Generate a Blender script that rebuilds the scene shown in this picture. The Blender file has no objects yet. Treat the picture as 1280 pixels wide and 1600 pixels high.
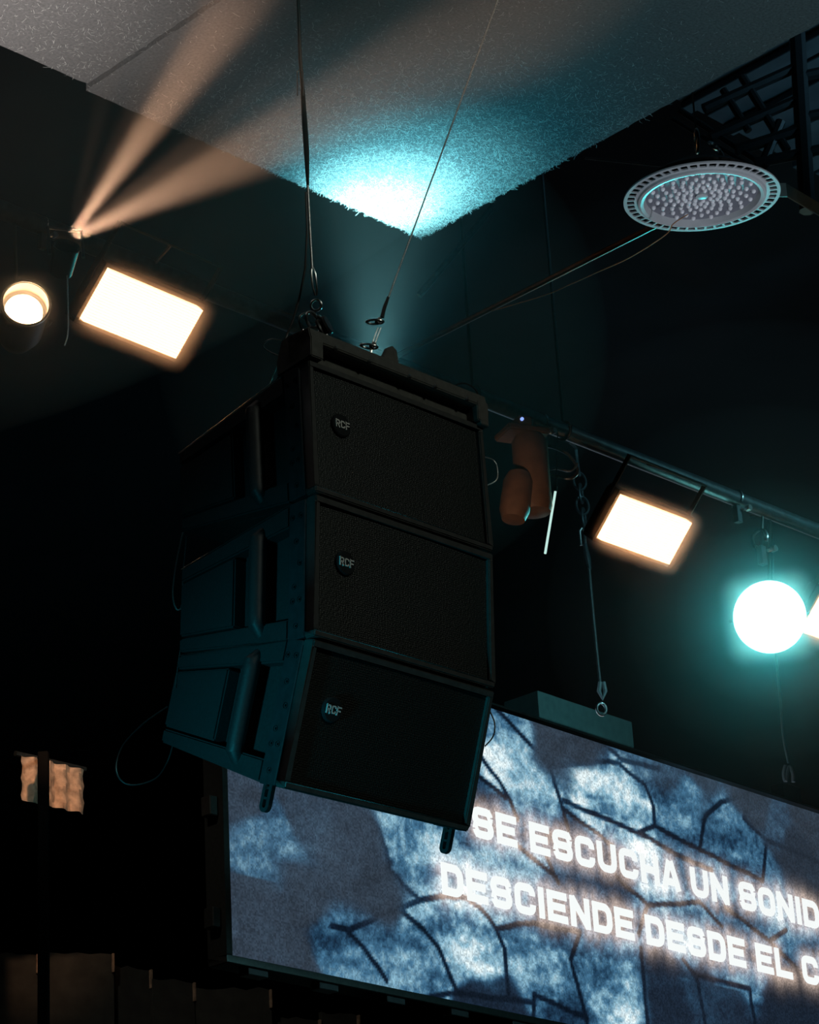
import bpy, bmesh, math, random
import numpy as np
from mathutils import Vector, Matrix, Euler

random.seed(7); np.random.seed(7)
S = bpy.context.scene
COL = S.collection
PI = math.pi
R = math.radians

# ------------------------------------------------------------------ camera
CAM = Vector((0, 0, 1.6)); FPX = 4238.7; PITCH = R(23.352); ROLL = R(-3.37)
_f = Vector((0, math.cos(PITCH), math.sin(PITCH)))
_u0 = Vector((0, -math.sin(PITCH), math.cos(PITCH)))
_x = Vector((1, 0, 0)) * math.cos(ROLL) + _u0 * math.sin(ROLL)
_u = Vector((-1, 0, 0)) * math.sin(ROLL) + _u0 * math.cos(ROLL)
cam = bpy.data.cameras.new('camera'); camo = bpy.data.objects.new('camera', cam); COL.objects.link(camo)
cam.sensor_fit = 'VERTICAL'; cam.sensor_height = 36.0; cam.lens = FPX / 1600 * 36.0
cam.clip_start = 0.05; cam.clip_end = 200
camo.matrix_world = Matrix(((_x.x, _u.x, -_f.x, CAM.x), (_x.y, _u.y, -_f.y, CAM.y), (_x.z, _u.z, -_f.z, CAM.z), (0, 0, 0, 1)))
S.camera = camo

# ------------------------------------------------------------------ world / exposure
w = bpy.data.worlds.new('world'); S.world = w; w.use_nodes = True
w.node_tree.nodes['Background'].inputs[0].default_value = (0.0, 0.004, 0.006, 1)
w.node_tree.nodes['Background'].inputs[1].default_value = 0.2
S.view_settings.view_transform = 'Standard'; S.view_settings.look = 'None'
S.cycles.max_bounces = 2; S.cycles.diffuse_bounces = 1; S.cycles.glossy_bounces = 1; S.cycles.transmission_bounces = 1; S.cycles.volume_bounces = 0; S.cycles.adaptive_threshold = 0.045; S.cycles.volume_step_rate = 3.0; S.cycles.volume_max_steps = 64
S.view_settings.exposure = 0.0; S.view_settings.gamma = 1.0; S.view_settings.use_curve_mapping = False

def ray(px, py):
    d = _f * FPX + _x * (px - 640) - _u * (py - 800)
    return d.normalized()
def at(px, py, Y):                       # the point seen at a pixel of the photograph, at world distance Y
    d = ray(px, py); return CAM + d * (Y / d.y)
def atz(px, py, z):
    d = ray(px, py); return CAM + d * ((z - CAM.z) / d.z)

YAW = R(46.09)
EW = Vector((math.cos(YAW), math.sin(YAW), 0)); ED = Vector((-math.sin(YAW), math.cos(YAW), 0)); EZ = Vector((0, 0, 1))

def lamp(name, kind, loc, energy, color, target=None, size=R(30), blend=0.3, radius=0.02, parent=None):
    l = bpy.data.lights.new(name, kind); l.energy = energy; l.color = color
    o = bpy.data.objects.new(name, l); COL.objects.link(o); o.location = loc
    if kind == 'SPOT':
        l.spot_size = size; l.spot_blend = blend
    l.shadow_soft_size = radius
    if target is not None:
        o.rotation_euler = (Vector(target) - Vector(loc)).to_track_quat('-Z', 'Y').to_euler()
    return o

# out of frame: stage lights of the hall and spots added as fill
lamp('stage_wash_teal', 'SPOT', (-3.6, 1.6, 1.2), 850, (0.03, 0.6, 0.78), (-0.15, 5.3, 3.25), R(15.5), 1.0, 0.25)
lamp('house_lamp_warm', 'SPOT', (4.5, 1.0, 6.3), 190, (0.9, 0.97, 0.82), (0.1, 5.3, 4.3), R(30), 0.6, 0.3)
lamp('high_bay_fill', 'SPOT', (2.6, 4.6, 0.4), 520, (0.86, 0.9, 1.0), at(1125, 312, 6.7), R(9), 0.8, 0.2)  # added floor spot that brightens the high bay lamp, no fixture
lamp('panel_fill_cool', 'SPOT', (1.6, 2.4, 0.4), 330, (0.5, 0.8, 0.92), (1.15, 5.3, 5.4), R(24), 1.0, 0.3)  # added fill spot for the right side of the large panel
lamp('right_fill_teal', 'SPOT', (6.0, 7.5, 6.6), 450, (0.3, 0.85, 0.95), (1.0, 11.0, 6.0), R(44), 0.8, 0.3)  # added spot; lights hanger and pipe in place of the round light
lamp('roof_wash_blue', 'SPOT', (4.2, 7.0, 6.3), 330, (0.16, 0.42, 0.62), (1.9, 8.9, 7.2), R(50), 0.8, 0.2)

lamp('panel_fill_warm', 'SPOT', (-1.9, 2.6, 0.4), 2300, (1.0, 0.92, 0.87), (-1.1, 5.25, 5.4), R(17), 1.0, 0.3)  # added spot; stands in for beam spill on the left panels

# ------------------------------------------------------------------ materials
MATS = {}
def mat(name, color, rough=0.5, metal=0.0, var=0.15, scale=30.0, bump=0.0, spec=0.5):
    if name in MATS: return MATS[name]
    m = bpy.data.materials.new(name); m.use_nodes = True; nt = m.node_tree
    b = nt.nodes['Principled BSDF']; b.inputs['Roughness'].default_value = rough; b.inputs['Metallic'].default_value = metal
    b.inputs['Specular IOR Level'].default_value = spec
    tc = nt.nodes.new('ShaderNodeTexCoord'); nz = nt.nodes.new('ShaderNodeTexNoise')
    nz.inputs['Scale'].default_value = scale; nz.inputs['Detail'].default_value = 4
    nt.links.new(tc.outputs['Object'], nz.inputs['Vector'])
    cr = nt.nodes.new('ShaderNodeValToRGB')
    c = np.array(color)
    cr.color_ramp.elements[0].position = 0.3; cr.color_ramp.elements[1].position = 0.7
    cr.color_ramp.elements[0].color = (*(c * (1 - var)), 1); cr.color_ramp.elements[1].color = (*np.minimum(c * (1 + var), 1), 1)
    nt.links.new(nz.outputs['Fac'], cr.inputs['Fac']); nt.links.new(cr.outputs['Color'], b.inputs['Base Color'])
    if bump:
        bp = nt.nodes.new('ShaderNodeBump'); bp.inputs['Strength'].default_value = bump; bp.inputs['Distance'].default_value = 0.002
        nt.links.new(nz.outputs['Fac'], bp.inputs['Height']); nt.links.new(bp.outputs['Normal'], b.inputs['Normal'])
    MATS[name] = m; return m
def emit(name, color, strength, base=(0.02, 0.02, 0.02)):
    if name in MATS: return MATS[name]
    m = bpy.data.materials.new(name); m.use_nodes = True; b = m.node_tree.nodes['Principled BSDF']
    b.inputs['Base Color'].default_value = (*base, 1)
    b.inputs['Emission Color'].default_value = (*color, 1); b.inputs['Emission Strength'].default_value = strength
    MATS[name] = m; return m

BLACK = mat('black_painted_wood', (0.022, 0.023, 0.024), 0.55, 0, 0.2, 160, 0.25)
PLAST = mat('black_plastic', (0.02, 0.02, 0.02), 0.38, 0, 0.15, 80, 0.1)
STEELB = mat('black_steel', (0.045, 0.044, 0.04), 0.42, 0.6, 0.2, 60, 0.1)
RIGST = mat('rigging_steel', (0.05, 0.055, 0.06), 0.4, 0.5, 0.2, 60, 0.1)
FLYP = mat('fly_bar_paint', (0.085, 0.085, 0.075), 0.5, 0.0, 0.2, 60, 0.1)
RIM = mat('rim_paint', (0.045, 0.047, 0.045), 0.45, 0.0, 0.2, 60, 0.1)
CHROME = mat('galvanised_steel', (0.55, 0.55, 0.54), 0.28, 1.0, 0.2, 90, 0.1)
WIRE = mat('wire_rope', (0.32, 0.33, 0.33), 0.35, 0.9, 0.4, 400, 0.3)
RUBBER = mat('black_rubber', (0.02, 0.02, 0.02), 0.45, 0, 0.2, 100)
GREYP = mat('grey_paint', (0.35, 0.37, 0.38), 0.5, 0, 0.1, 40)
LAMPW = mat('white_lamp_housing', (0.45, 0.48, 0.5), 0.4, 0, 0.05, 40)
LENS = mat('clear_lens_plastic', (0.85, 0.86, 0.9), 0.12, 0, 0.03, 200, 0, 0.8)
DARKW = mat('dark_wall_paint', (0.012, 0.014, 0.016), 0.9, 0, 0.3, 3)
ROOFM = mat('roof_sheet', (0.10, 0.12, 0.13), 0.7, 0.0, 0.3, 4)
BOARD = mat('brown_board', (0.042, 0.041, 0.034), 0.85, 0, 0.3, 12, 0.3)
TAN = mat('tan_cloth', (0.42, 0.28, 0.19), 0.9, 0, 0.45, 30, 0.5)
GREEN = mat('teal_grey_paint', (0.20, 0.33, 0.32), 0.5, 0.2, 0.12, 25)
BRONZE = mat('brown_lamp_housing', (0.16, 0.085, 0.05), 0.5, 0.1, 0.2, 25)
PIPE = mat('pipe_steel', (0.10, 0.12, 0.13), 0.4, 0.7, 0.25, 30, 0.1)

def panel_mat():
    m = mat('acoustic_panel_fibre', (0.15, 0.148, 0.15), 0.92, 0, 0.22, 140, 0.9, 0.2)
    return m
FELT = panel_mat()
FIBRE = mat('loose_fibre', (0.62, 0.62, 0.6), 0.7, 0, 0.1, 50)
def grille_mat():
    m = bpy.data.materials.new('perforated_grille'); m.use_nodes = True; nt = m.node_tree
    b = nt.nodes['Principled BSDF']; b.inputs['Roughness'].default_value = 0.5; b.inputs['Metallic'].default_value = 0.0
    tc = nt.nodes.new('ShaderNodeTexCoord'); v = nt.nodes.new('ShaderNodeTexVoronoi'); v.inputs['Scale'].default_value = 210
    v.inputs['Randomness'].default_value = 0.35
    nt.links.new(tc.outputs['Object'], v.inputs['Vector'])
    cr = nt.nodes.new('ShaderNodeValToRGB'); cr.color_ramp.elements[0].position = 0.25; cr.color_ramp.elements[1].position = 0.5
    cr.color_ramp.elements[0].color = (0.001, 0.001, 0.001, 1); cr.color_ramp.elements[1].color = (0.007, 0.012, 0.0105, 1)
    nt.links.new(v.outputs['Distance'], cr.inputs['Fac']); nt.links.new(cr.outputs['Color'], b.inputs['Base Color'])
    bp = nt.nodes.new('ShaderNodeBump'); bp.inputs['Strength'].default_value = 0.7; bp.inputs['Distance'].default_value = 0.002
    nt.links.new(v.outputs['Distance'], bp.inputs['Height']); nt.links.new(bp.outputs['Normal'], b.inputs['Normal'])
    return m
GRILLE = grille_mat()

# ------------------------------------------------------------------ mesh helpers
class MB:
    def __init__(s): s.v = []; s.f = []
    def add(s, vs, fs):
        n = len(s.v); s.v += [tuple(v) for v in vs]; s.f += [tuple(n + i for i in f) for f in fs]; return s
    def hexa(s, p):      # 8 points: bottom 4 ccw, top 4 ccw
        return s.add(p, [(3, 2, 1, 0), (4, 5, 6, 7), (0, 1, 5, 4), (1, 2, 6, 5), (2, 3, 7, 6), (3, 0, 4, 7)])
    def box(s, a, b):
        (x0, y0, z0), (x1, y1, z1) = a, b
        return s.hexa([(x0, y0, z0), (x1, y0, z0), (x1, y1, z0), (x0, y1, z0), (x0, y0, z1), (x1, y0, z1), (x1, y1, z1), (x0, y1, z1)])
    def prism(s, poly, fn, a0, a1):     # poly of 2D points, fn(u, v, a) -> 3D
        n = len(poly); vs = [fn(u, v, a0) for u, v in poly] + [fn(u, v, a1) for u, v in poly]
        fs = [tuple(range(n))[::-1], tuple(range(n, 2 * n))] + [(i, (i + 1) % n, n + (i + 1) % n, n + i) for i in range(n)]
        return s.add(vs, fs)
    def tube(s, pts, r, n=8, closed=False):
        pts = [Vector(p) for p in pts]; m = len(pts)
        rr = r if isinstance(r, (list, tuple)) else [r] * m
        up = None; vs = []
        for i, p in enumerate(pts):
            a = pts[(i - 1) % m] if (closed or i > 0) else p
            b = pts[(i + 1) % m] if (closed or i < m - 1) else p
            t = (b - a).normalized()
            if up is None:
                up = t.orthogonal().normalized()
            up = (up - t * up.dot(t)); up = up.normalized() if up.length > 1e-6 else t.orthogonal().normalized()
            sd = t.cross(up)
            for k in range(n):
                q = 2 * PI * k / n; vs.append(p + (up * math.cos(q) + sd * math.sin(q)) * rr[i])
        fs = []
        for i in range(m if closed else m - 1):
            j = (i + 1) % m
            for k in range(n): fs.append((i * n + k, i * n + (k + 1) % n, j * n + (k + 1) % n, j * n + k))
        if not closed: fs += [tuple(range(n))[::-1], tuple(range((m - 1) * n, m * n))]
        return s.add(vs, fs)
    def torus(s, c, nrm, Rr, r, n=24, k=8, sx=1.0, a0=0, a1=2 * PI, ax=None):
        c = Vector(c); nrm = Vector(nrm).normalized()
        a = Vector(ax).normalized() if ax is not None else nrm.orthogonal().normalized()
        a = (a - nrm * a.dot(nrm)).normalized(); b = nrm.cross(a)
        full = abs(a1 - a0 - 2 * PI) < 1e-6
        m = n if full else n + 1
        pts = [c + a * math.cos(a0 + (a1 - a0) * i / n) * Rr * sx + b * math.sin(a0 + (a1 - a0) * i / n) * Rr for i in range(m)]
        return s.tube(pts, r, k, full)
    def lathe(s, prof, n=32, M=None):
        M = M or Matrix(); vs = []; m = len(prof)
        for r_, z in prof:
            for k in range(n):
                q = 2 * PI * k / n; vs.append(M @ Vector((r_ * math.cos(q), r_ * math.sin(q), z)))
        fs = [(i * n + k, i * n + (k + 1) % n, (i + 1) * n + (k + 1) % n, (i + 1) * n + k) for i in range(m - 1) for k in range(n)]
        return s.add(vs, fs)
    def build(s, name, material, parent=None, bevel=0.0, ang=35, seg=1, loc=None):
        me = bpy.data.meshes.new(name); me.from_pydata(s.v, [], s.f)
        bm = bmesh.new(); bm.from_mesh(me)
        bmesh.ops.remove_doubles(bm, verts=bm.verts, dist=1e-6)
        bmesh.ops.recalc_face_normals(bm, faces=bm.faces)
        if bevel:
            ed = [e for e in bm.edges if len(e.link_faces) == 2 and e.calc_face_angle(0) > R(30)]
            bmesh.ops.bevel(bm, geom=ed, offset=bevel, segments=seg, affect='EDGES', clamp_overlap=True)
        for f in bm.faces: f.smooth = True
        bm.to_mesh(me); bm.free()
        me.set_sharp_from_angle(angle=R(ang))
        me.materials.append(material)
        o = bpy.data.objects.new(name, me); COL.objects.link(o)
        if parent is not None: o.parent = parent
        if loc is not None: o.location = loc
        return o

def tag(o, label=None, cat=None, group=None, kind=None):
    if label: o['label'] = label
    if cat: o['category'] = cat
    if group: o['group'] = group
    if kind: o['kind'] = kind
    return o
def thing(name, loc, rot, label, cat, group=None):
    o = bpy.data.objects.new(name, None); COL.objects.link(o); o.location = loc; o.rotation_euler = rot; o.empty_display_size = 0.1
    return tag(o, label, cat, group)
def struct(o): o['kind'] = 'structure'; return o
def dup(root, loc=None, rot=None, label=None):
    r = root.copy(); COL.objects.link(r)
    if loc is not None: r.location = loc
    if rot is not None: r.rotation_euler = rot
    if label: r['label'] = label
    for ch in list(root.children):
        c = ch.copy(); COL.objects.link(c); c.parent = r
        for g in list(ch.children):
            d = g.copy(); COL.objects.link(d); d.parent = c
    return r

# stroke lettering ------------------------------------------------ unit cell 0..1 x 0..1, t = stroke
def arc(cx, cy, rx, ry, a0, a1, n=6):
    return [(cx + rx * math.cos(R(a0 + (a1 - a0) * i / n)), cy + ry * math.sin(R(a0 + (a1 - a0) * i / n))) for i in range(n + 1)]
def glyph(ch, t=0.27):
    h = t / 2; L, Rr, B, T = h, 1 - h, h, 1 - h; r = 0.26
    if ch == 'I': return [[(0.5, 0), (0.5, 1)]]
    if ch == 'L': return [[(L, 1), (L, 0)], [(0, B), (1, B)]]
    if ch == 'E': return [[(L, 1), (L, 0)], [(0, T), (1, T)], [(0, 0.5), (0.9, 0.5)], [(0, B), (1, B)]]
    if ch == 'F': return [[(L, 1), (L, 0)], [(0, T), (1, T)], [(0, 0.48), (0.88, 0.48)]]
    if ch == 'H': return [[(L, 1), (L, 0)], [(Rr, 1), (Rr, 0)], [(0, 0.5), (1, 0.5)]]
    if ch == 'N': return [[(L, 1), (L, 0)], [(Rr, 1), (Rr, 0)], [(L * 0.9, 1 - h * .4), (1 - L * 0.9, h * .4)]]
    if ch == 'A': return [[(h * .75, 0), (0.5 - h * .35, 1)], [(1 - h * .75, 0), (0.5 + h * .35, 1)], [(0.2, 0.27), (0.8, 0.27)]]
    if ch == 'U': return [[(L, 1)] + arc(L + r, B + r, r, r, 180, 270) + arc(Rr - r, B + r, r, r, 270, 360) + [(Rr, 1)]]
    if ch == 'O': return [arc(L + r, B + r, r, r, 180, 270) + arc(Rr - r, B + r, r, r, 270, 360) + arc(Rr - r, T - r, r, r, 0, 90) + arc(L + r, T - r, r, r, 90, 180) + [(L, B + r)]]
    if ch == 'C': r = 0.2
    if ch == 'C': return [[(Rr, 0.645)] + arc(Rr - r, T - r, r, r, 0, 90) + arc(L + r, T - r, r, r, 90, 180) + arc(L + r, B + r, r, r, 180, 270) + arc(Rr - r, B + r, r, r, 270, 360) + [(Rr, 0.355)]]
    if ch == 'D': return [[(0, B), (L, B)] + arc(Rr - r, B + r, r, r, 270, 360) + arc(Rr - r, T - r, r, r, 0, 90) + [(0, T)], [(L, 1), (L, 0)]]
    if ch == 'S':
        q = (T - 0.5) / 2
        return [[(Rr, 0.7)] + arc(Rr - q, T - q, q, q, 0, 90) + arc(L + q, T - q, q, q, 90, 270) + arc(Rr - q, 0.5 - q, q, q, 90, -90) + arc(L + q, B + q, q, q, 270, 180) + [(L, 0.3)]]
    if ch == 'R':
        q = (T - 0.45) / 2
        return [[(L, 1), (L, 0)], [(0, T)] + arc(Rr - q, T - q, q, q, 90, -90) + [(0, 0.45)], [(0.5, 0.45), (Rr, 0)]]
    return []
def stroke_mesh(mb, line, wx, fn, d0, d1, w):
    """thicken a 2D polyline (already scaled) by half-width w with mitres and extrude from d0 to d1"""
    P = [np.array(p, float) for p in line]; Q = [P[0]]
    for p in P[1:]:
        if np.linalg.norm(p - Q[-1]) > 1e-5: Q.append(p)
    P = Q; m = len(P); Lf, Rt = [], []
    for i in range(m):
        d1_ = P[i] - P[i - 1] if i > 0 else P[1] - P[0]; d2_ = P[i + 1] - P[i] if i < m - 1 else d1_
        if i == 0: d1_ = d2_
        d1_ = d1_ / np.linalg.norm(d1_); d2_ = d2_ / np.linalg.norm(d2_)
        n1 = np.array([-d1_[1], d1_[0]]); n2 = np.array([-d2_[1], d2_[0]]); nn = n1 + n2; nn /= np.linalg.norm(nn)
        k = w / max(0.4, nn @ n1); Lf.append(P[i] + nn * k); Rt.append(P[i] - nn * k)
    vs = []
    for a, b in zip(Lf, Rt): vs += [fn(a[0], a[1], d0), fn(b[0], b[1], d0), fn(a[0], a[1], d1), fn(b[0], b[1], d1)]
    fs = []
    for i in range(m - 1):
        a = 4 * i; b = a + 4
        fs += [(a, b, b + 1, a + 1), (a + 2, a + 3, b + 3, b + 2), (a, a + 2, b + 2, b), (a + 1, b + 1, b + 3, a + 3)]
    fs += [(0, 1, 3, 2), (4 * (m - 1), 4 * (m - 1) + 2, 4 * (m - 1) + 3, 4 * (m - 1) + 1)]
    mb.add(vs, fs)

# ------------------------------------------------------------------ the hall
def slab(name, a, b, m): return struct(MB().box(a, b).build(name, m))
slab('floor', (-9, -5, -0.2), (12, 21, 0), DARKW)
slab('ceiling', (-9, -5, 7.6), (12, 21, 7.8), DARKW)
slab('wall_back', (-9, 21, 0), (12, 21.2, 7.6), DARKW)
slab('wall_front', (-9, -5.2, 0), (12, -5, 7.6), DARKW)
slab('wall_left', (-9.2, -5, 0), (-9, 21, 7.6), DARKW)
slab('wall_right', (12, -5, 0), (12.2, 21, 7.6), DARKW)

# ------------------------------------------------------------------ acoustic ceiling panels
PZ = 5.4
K = atz(658, 372, PZ)                       # far corner of the large panel
def acoustic_panel(corner, z, wid, dep, label, fibres, seed, tilt=0):
    rs = random.Random(seed)
    t = thing('acoustic_panel', (corner.x, corner.y, z), (0, tilt, YAW), label, 'acoustic panel', 'acoustic panels under the roof')
    # local x from -wid to 0, y from -dep to 0 (the corner is the origin)
    mb = MB(); n = 48; th = 0.05
    nx, ny = int(wid / 0.03), int(dep / 0.03)
    def edge(v): return (rs.random() - 0.5) * v
    bot = {}
    for i in range(nx + 1):
        for j in range(ny + 1):
            x = -wid * i / nx; y = -dep * j / ny
            if i in (0, nx): x += edge(0.004)
            if j in (0, ny): y += edge(0.004)
            bot[i, j] = len(mb.v); mb.v.append((x, y, edge(0.002)))
    for i in range(nx):
        for j in range(ny): mb.f.append((bot[i, j], bot[i, j + 1], bot[i + 1, j + 1], bot[i + 1, j]))
    ring = [bot[i, 0] for i in range(nx + 1)] + [bot[nx, j] for j in range(1, ny + 1)] + [bot[i, ny] for i in range(nx - 1, -1, -1)] + [bot[0, j] for j in range(ny - 1, 0, -1)]
    top = []
    for k in ring:
        top.append(len(mb.v)); mb.v.append((mb.v[k][0], mb.v[k][1], th))
    for a in range(len(ring)):
        b = (a + 1) % len(ring); mb.f.append((ring[a], ring[b], top[b], top[a]))
    mb.f.append(tuple(top))
    mb.build('board', FELT, t, ang=50)
    fb = MB()
    for _ in range(fibres):
        x = -min(wid, abs(rs.gauss(0.25, 0.33))); y = -min(dep, abs(rs.gauss(0.2, 0.36))); a = rs.random() * 2 * PI
        L = 0.004 + 0.009 * rs.random() + 0.02 * rs.random() ** 14; h = 0.0012 + 0.004 * rs.random() ** 2; wd = 0.00022 + 0.00025 * rs.random()
        c, s_ = math.cos(a), math.sin(a); k = (rs.random() - 0.5) * L * 0.8
        p = [(x, y, 0.0005), (x + c * L * .5 - s_ * k * .5, y + s_ * L * .5 + c * k * .5, -h * .8), (x + c * L - s_ * k * 0, y + s_ * L, -h * (0.2 + rs.random()))]
        vs = []
        for q in p: vs += [(q[0] - s_ * wd, q[1] + c * wd, q[2]), (q[0] + s_ * wd, q[1] - c * wd, q[2])]
        fb.add(vs, [(0, 1, 3, 2), (2, 3, 5, 4)])
    me = bpy.data.meshes.new('loose_fibres'); me.from_pydata(fb.v, [], fb.f); me.materials.append(FIBRE)
    o = bpy.data.objects.new('loose_fibres', me); COL.objects.link(o); o.parent = t; o['kind'] = 'stuff'
    for (x, y) in ((-0.2, -0.2), (-wid + 0.2, -0.2), (-0.2, -dep + 0.2), (-wid + 0.2, -dep + 0.2)):
        MB().tube([(x, y, th), (x, y, 7.6 - z)], 0.003, 6).build('hanger', STEELB, t)
    return t
acoustic_panel(K, PZ, 1.22, 2.44, 'large grey fibre ceiling panel lit teal at its far corner above the speakers', 20000, 3)
K2 = atz(137, 131, PZ - 0.05)
acoustic_panel(K2, PZ - 0.05, 1.22, 2.44, 'grey fibre ceiling panel at the top left corner, beside the larger lit panel', 1500, 4)

# ------------------------------------------------------------------ line array speakers
BW, BH, BD, BR = 0.53, 0.305, 0.42, 0.186       # width, front height, depth, rear height
GAP = 0.0066
O1 = Vector((-0.1968, 5.1149, 4.1703))
PITCHES = [R(-0.66), R(4.29), R(20.14)]
origins = []
o_ = O1.copy()
for t_ in PITCHES:
    origins.append(o_.copy()); o_ = o_ + (EZ * -math.cos(t_) + ED * math.sin(t_)) * (BH + GAP)
TP = (BH - BR) / 2
def ztop(y): return -TP * max(0.0, (y - 0.05)) / (BD - 0.05)
def zbot(y): return -BH - ztop(y)

def make_speaker(idx, label):
    t = thing('line_array_speaker', origins[idx] + EW * BW / 2, (PITCHES[idx], 0, YAW), label, 'loudspeaker', 'stack of line array speakers')
    hw = BW / 2
    # cabinet: core plus side skins split by grooves, with the handle pocket left open
    mb = MB()
    yz = lambda u, v, a: (a, u, v)
    core = [(0.02, 0), (0.05, ztop(0.05)), (BD, ztop(BD)), (BD, zbot(BD)), (0.05, zbot(0.05)), (0.02, -BH)]
    mb.prism([(u, v + (-0.002 if v > -BH / 2 else 0.002)) for u, v in core], yz, -hw + 0.035, hw - 0.035)
    body = mb.build('cabinet_body', BLACK, t, 0.003)
    for s in (-1, 1):
        def skin(poly):
            m = MB(); m.prism(poly, yz, s * (hw - 0.036), s * hw); return m.build('side_panel', BLACK, t, 0.004, seg=2)
        g = 0.0025
        def zi(y, f): return ztop(y) + (zbot(y) - ztop(y)) * f
        skin([(0.075, ztop(0.075)), (BD, ztop(BD)), (BD, zi(BD, .17) + g), (0.245, zi(0.245, .17) + g), (0.075, zi(0.075, .17) + g)])
        skin([(0.245, zi(0.245, .17) - g), (BD, zi(BD, .17) - g), (BD, zi(BD, .83) + g), (0.245, zi(0.245, .83) + g)])
        skin([(0.075, zi(0.075, .83) - g), (0.245, zi(0.245, .83) - g), (BD, zi(BD, .83) - g), (BD, zbot(BD)), (0.075, zbot(0.075))])
        # handle: a thick upright bar bridging the pocket
        hb = MB(); xo = s * (hw + 0.006)
        z0, z1 = zi(.165, .07), zi(.165, .92)
        pts = [(s * (hw - 0.03), .165, z0 - .012), (s * (hw - 0.006), .165, z0 - .006), (xo, .165, z0 - 0.022)]
        pts += [(xo, .165, z0 + (z1 - z0) * k / 6) for k in range(1, 6)]
        pts += [(xo, .165, z1 + 0.022), (s * (hw - 0.006), .165, z1 + .006), (s * (hw - 0.03), .165, z1 + .012)]
        hb.tube(pts, [0.012, 0.016, 0.0185] + [0.0185] * 5 + [0.0185, 0.016, 0.012], 14)
        hb.build('handle', BLACK, t)
        pl = MB(); pl.box((min(s * (hw - .0345), s * (hw - .03)), 0.205, zi(.22, .2)), (max(s * (hw - .0345), s * (hw - .03)), 0.243, zi(.22, .8)))
        pl.build('pocket_plate', BLACK, t, 0.001)
        # rigging plate with holes along the front edge
        rp = MB(); rp.box((min(s * (hw - .035), s * (hw + .004)), 0.022, -BH + .002), (max(s * (hw - .035), s * (hw + .004)), 0.071, -0.004))
        plate = rp.build('rigging_plate', RIGST, t, 0.002)
        hm = None
        for y, f in ((.034, .12), (.06, .12), (.047, .30), (.036, .46), (.052, .62), (.036, .72), (.056, .72), (.046, .90)):
            M = Matrix.Translation((s * (hw + .0045), y, -BH * f)) @ Matrix.Rotation(PI / 2, 4, 'Y')
            if hm is None:
                hm = MB().lathe([(0.0062, -0.001), (0.0062, 0.0008), (0.0045, 0.0008), (0, 0)], 14).build('pin_hole', mat('hole_black', (0.003, 0.003, 0.003), 0.9, 0, .1, 20, 0, 0.05), plate); h_ = hm
            else:
                h_ = hm.copy(); COL.objects.link(h_)
            h_.parent = plate; h_.matrix_basis = M
    # front rim and grille
    fr = MB(); a = 0.0135
    fr.box((-hw, -0.006, -a), (hw, 0.024, 0)); fr.box((-hw, -0.006, -BH), (hw, 0.024, -BH + a))
    fr.box((-hw, -0.006, -BH + a), (-hw + a, 0.024, -a)); fr.box((hw - a, -0.006, -BH + a), (hw, 0.024, -a))
    fr.build('front_rim', RIM, t, 0.0025, seg=2)
    gr = MB(); nx = 12; n0 = len(gr.v)
    for i in range(nx + 1):
        u = -1 + 2 * i / nx; x = u * (hw - a - .001); y = 0.004 - 0.004 * (1 - u * u)
        gr.v += [(x, y, -BH + a + .001), (x, y, -a - .001), (x, y + 0.004, -BH + a + .001), (x, y + 0.004, -a - .001)]
    for i in range(nx):
        b = 4 * i; c = b + 4
        gr.f += [(b, c, c + 1, b + 1), (b + 2, b + 3, c + 3, c + 2), (b + 1, c + 1, c + 3, b + 3), (b, b + 2, c + 2, c)]
    gr.f += [(0, 1, 3, 2), (4 * nx, 4 * nx + 2, 4 * nx + 3, 4 * nx + 1)]
    gr.build('grille', GRILLE, t)
    ba = MB(); ba.box((-hw + .02, 0.009, -BH + .015), (hw - .02, 0.02, -.015)); ba.build('baffle', BLACK, t)
    # round badge with lettering
    bx, bz = -hw + 0.088, -0.42 * BH
    M = Matrix.Translation((bx, 0.0, bz)) @ Matrix.Rotation(PI / 2, 4, 'X')
    bd = MB(); bd.lathe([(0.0265, -0.002), (0.0265, 0.003), (0.024, 0.0055), (0.0, 0.0065)], 32, M)
    badge = bd.build('badge', mat('badge_gloss', (0.03, 0.034, 0.036), 0.2, 0.3, 0.1, 40), t); badge['label'] = 'round glossy badge with pale letters'
    cw, chh = 0.0125, 0.019; x0 = bx - 1.5 * cw - 0.0016
    for k, ch in enumerate('RCF'):
        lt = MB()
        for ln in glyph(ch, .26):
            ln = [(x0 + k * (cw + .0016) + p[0] * cw, bz - chh / 2 + p[1] * chh) for p in ln]
            stroke_mesh(lt, ln, 1, lambda u, v, d: (u, d, v), -0.0078, -0.004, cw * .12)
        lt.build('letter', mat('badge_letters', (0.8, 0.8, 0.77), 0.4, 0.2, 0.05, 80), badge)
    for s in (-1, 1): MB().tube([(s * (hw - .001), .075, ztop(.075) + .0005), (s * (hw - .001), BD, ztop(BD) + .0005)], .0013, 6).build('backlit_edge_strip', CHROME, t)  # bright strips added to imitate the backlit cabinet edges
    # rear amplifier panel
    rr = MB(); rr.box((-hw + .06, BD - .002, -BH + TP + .02), (hw - .06, BD + .012, -TP - .02))
    for k in range(12): rr.box((-hw + .09 + k * .03, BD + .012, -BH + TP + .04), (-hw + .098 + k * .03, BD + .03, -TP - .04))
    rr.build('rear_panel', STEELB, t, 0.001)
    return t
sp = [make_speaker(0, 'topmost black speaker cabinet of the hanging stack, directly under the fly bar'),
      make_speaker(1, 'middle black speaker cabinet, between the topmost and the lowest of the hanging stack'),
      make_speaker(2, 'lowest black speaker cabinet of the hanging stack, tilted down with pin tabs below')]
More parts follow.
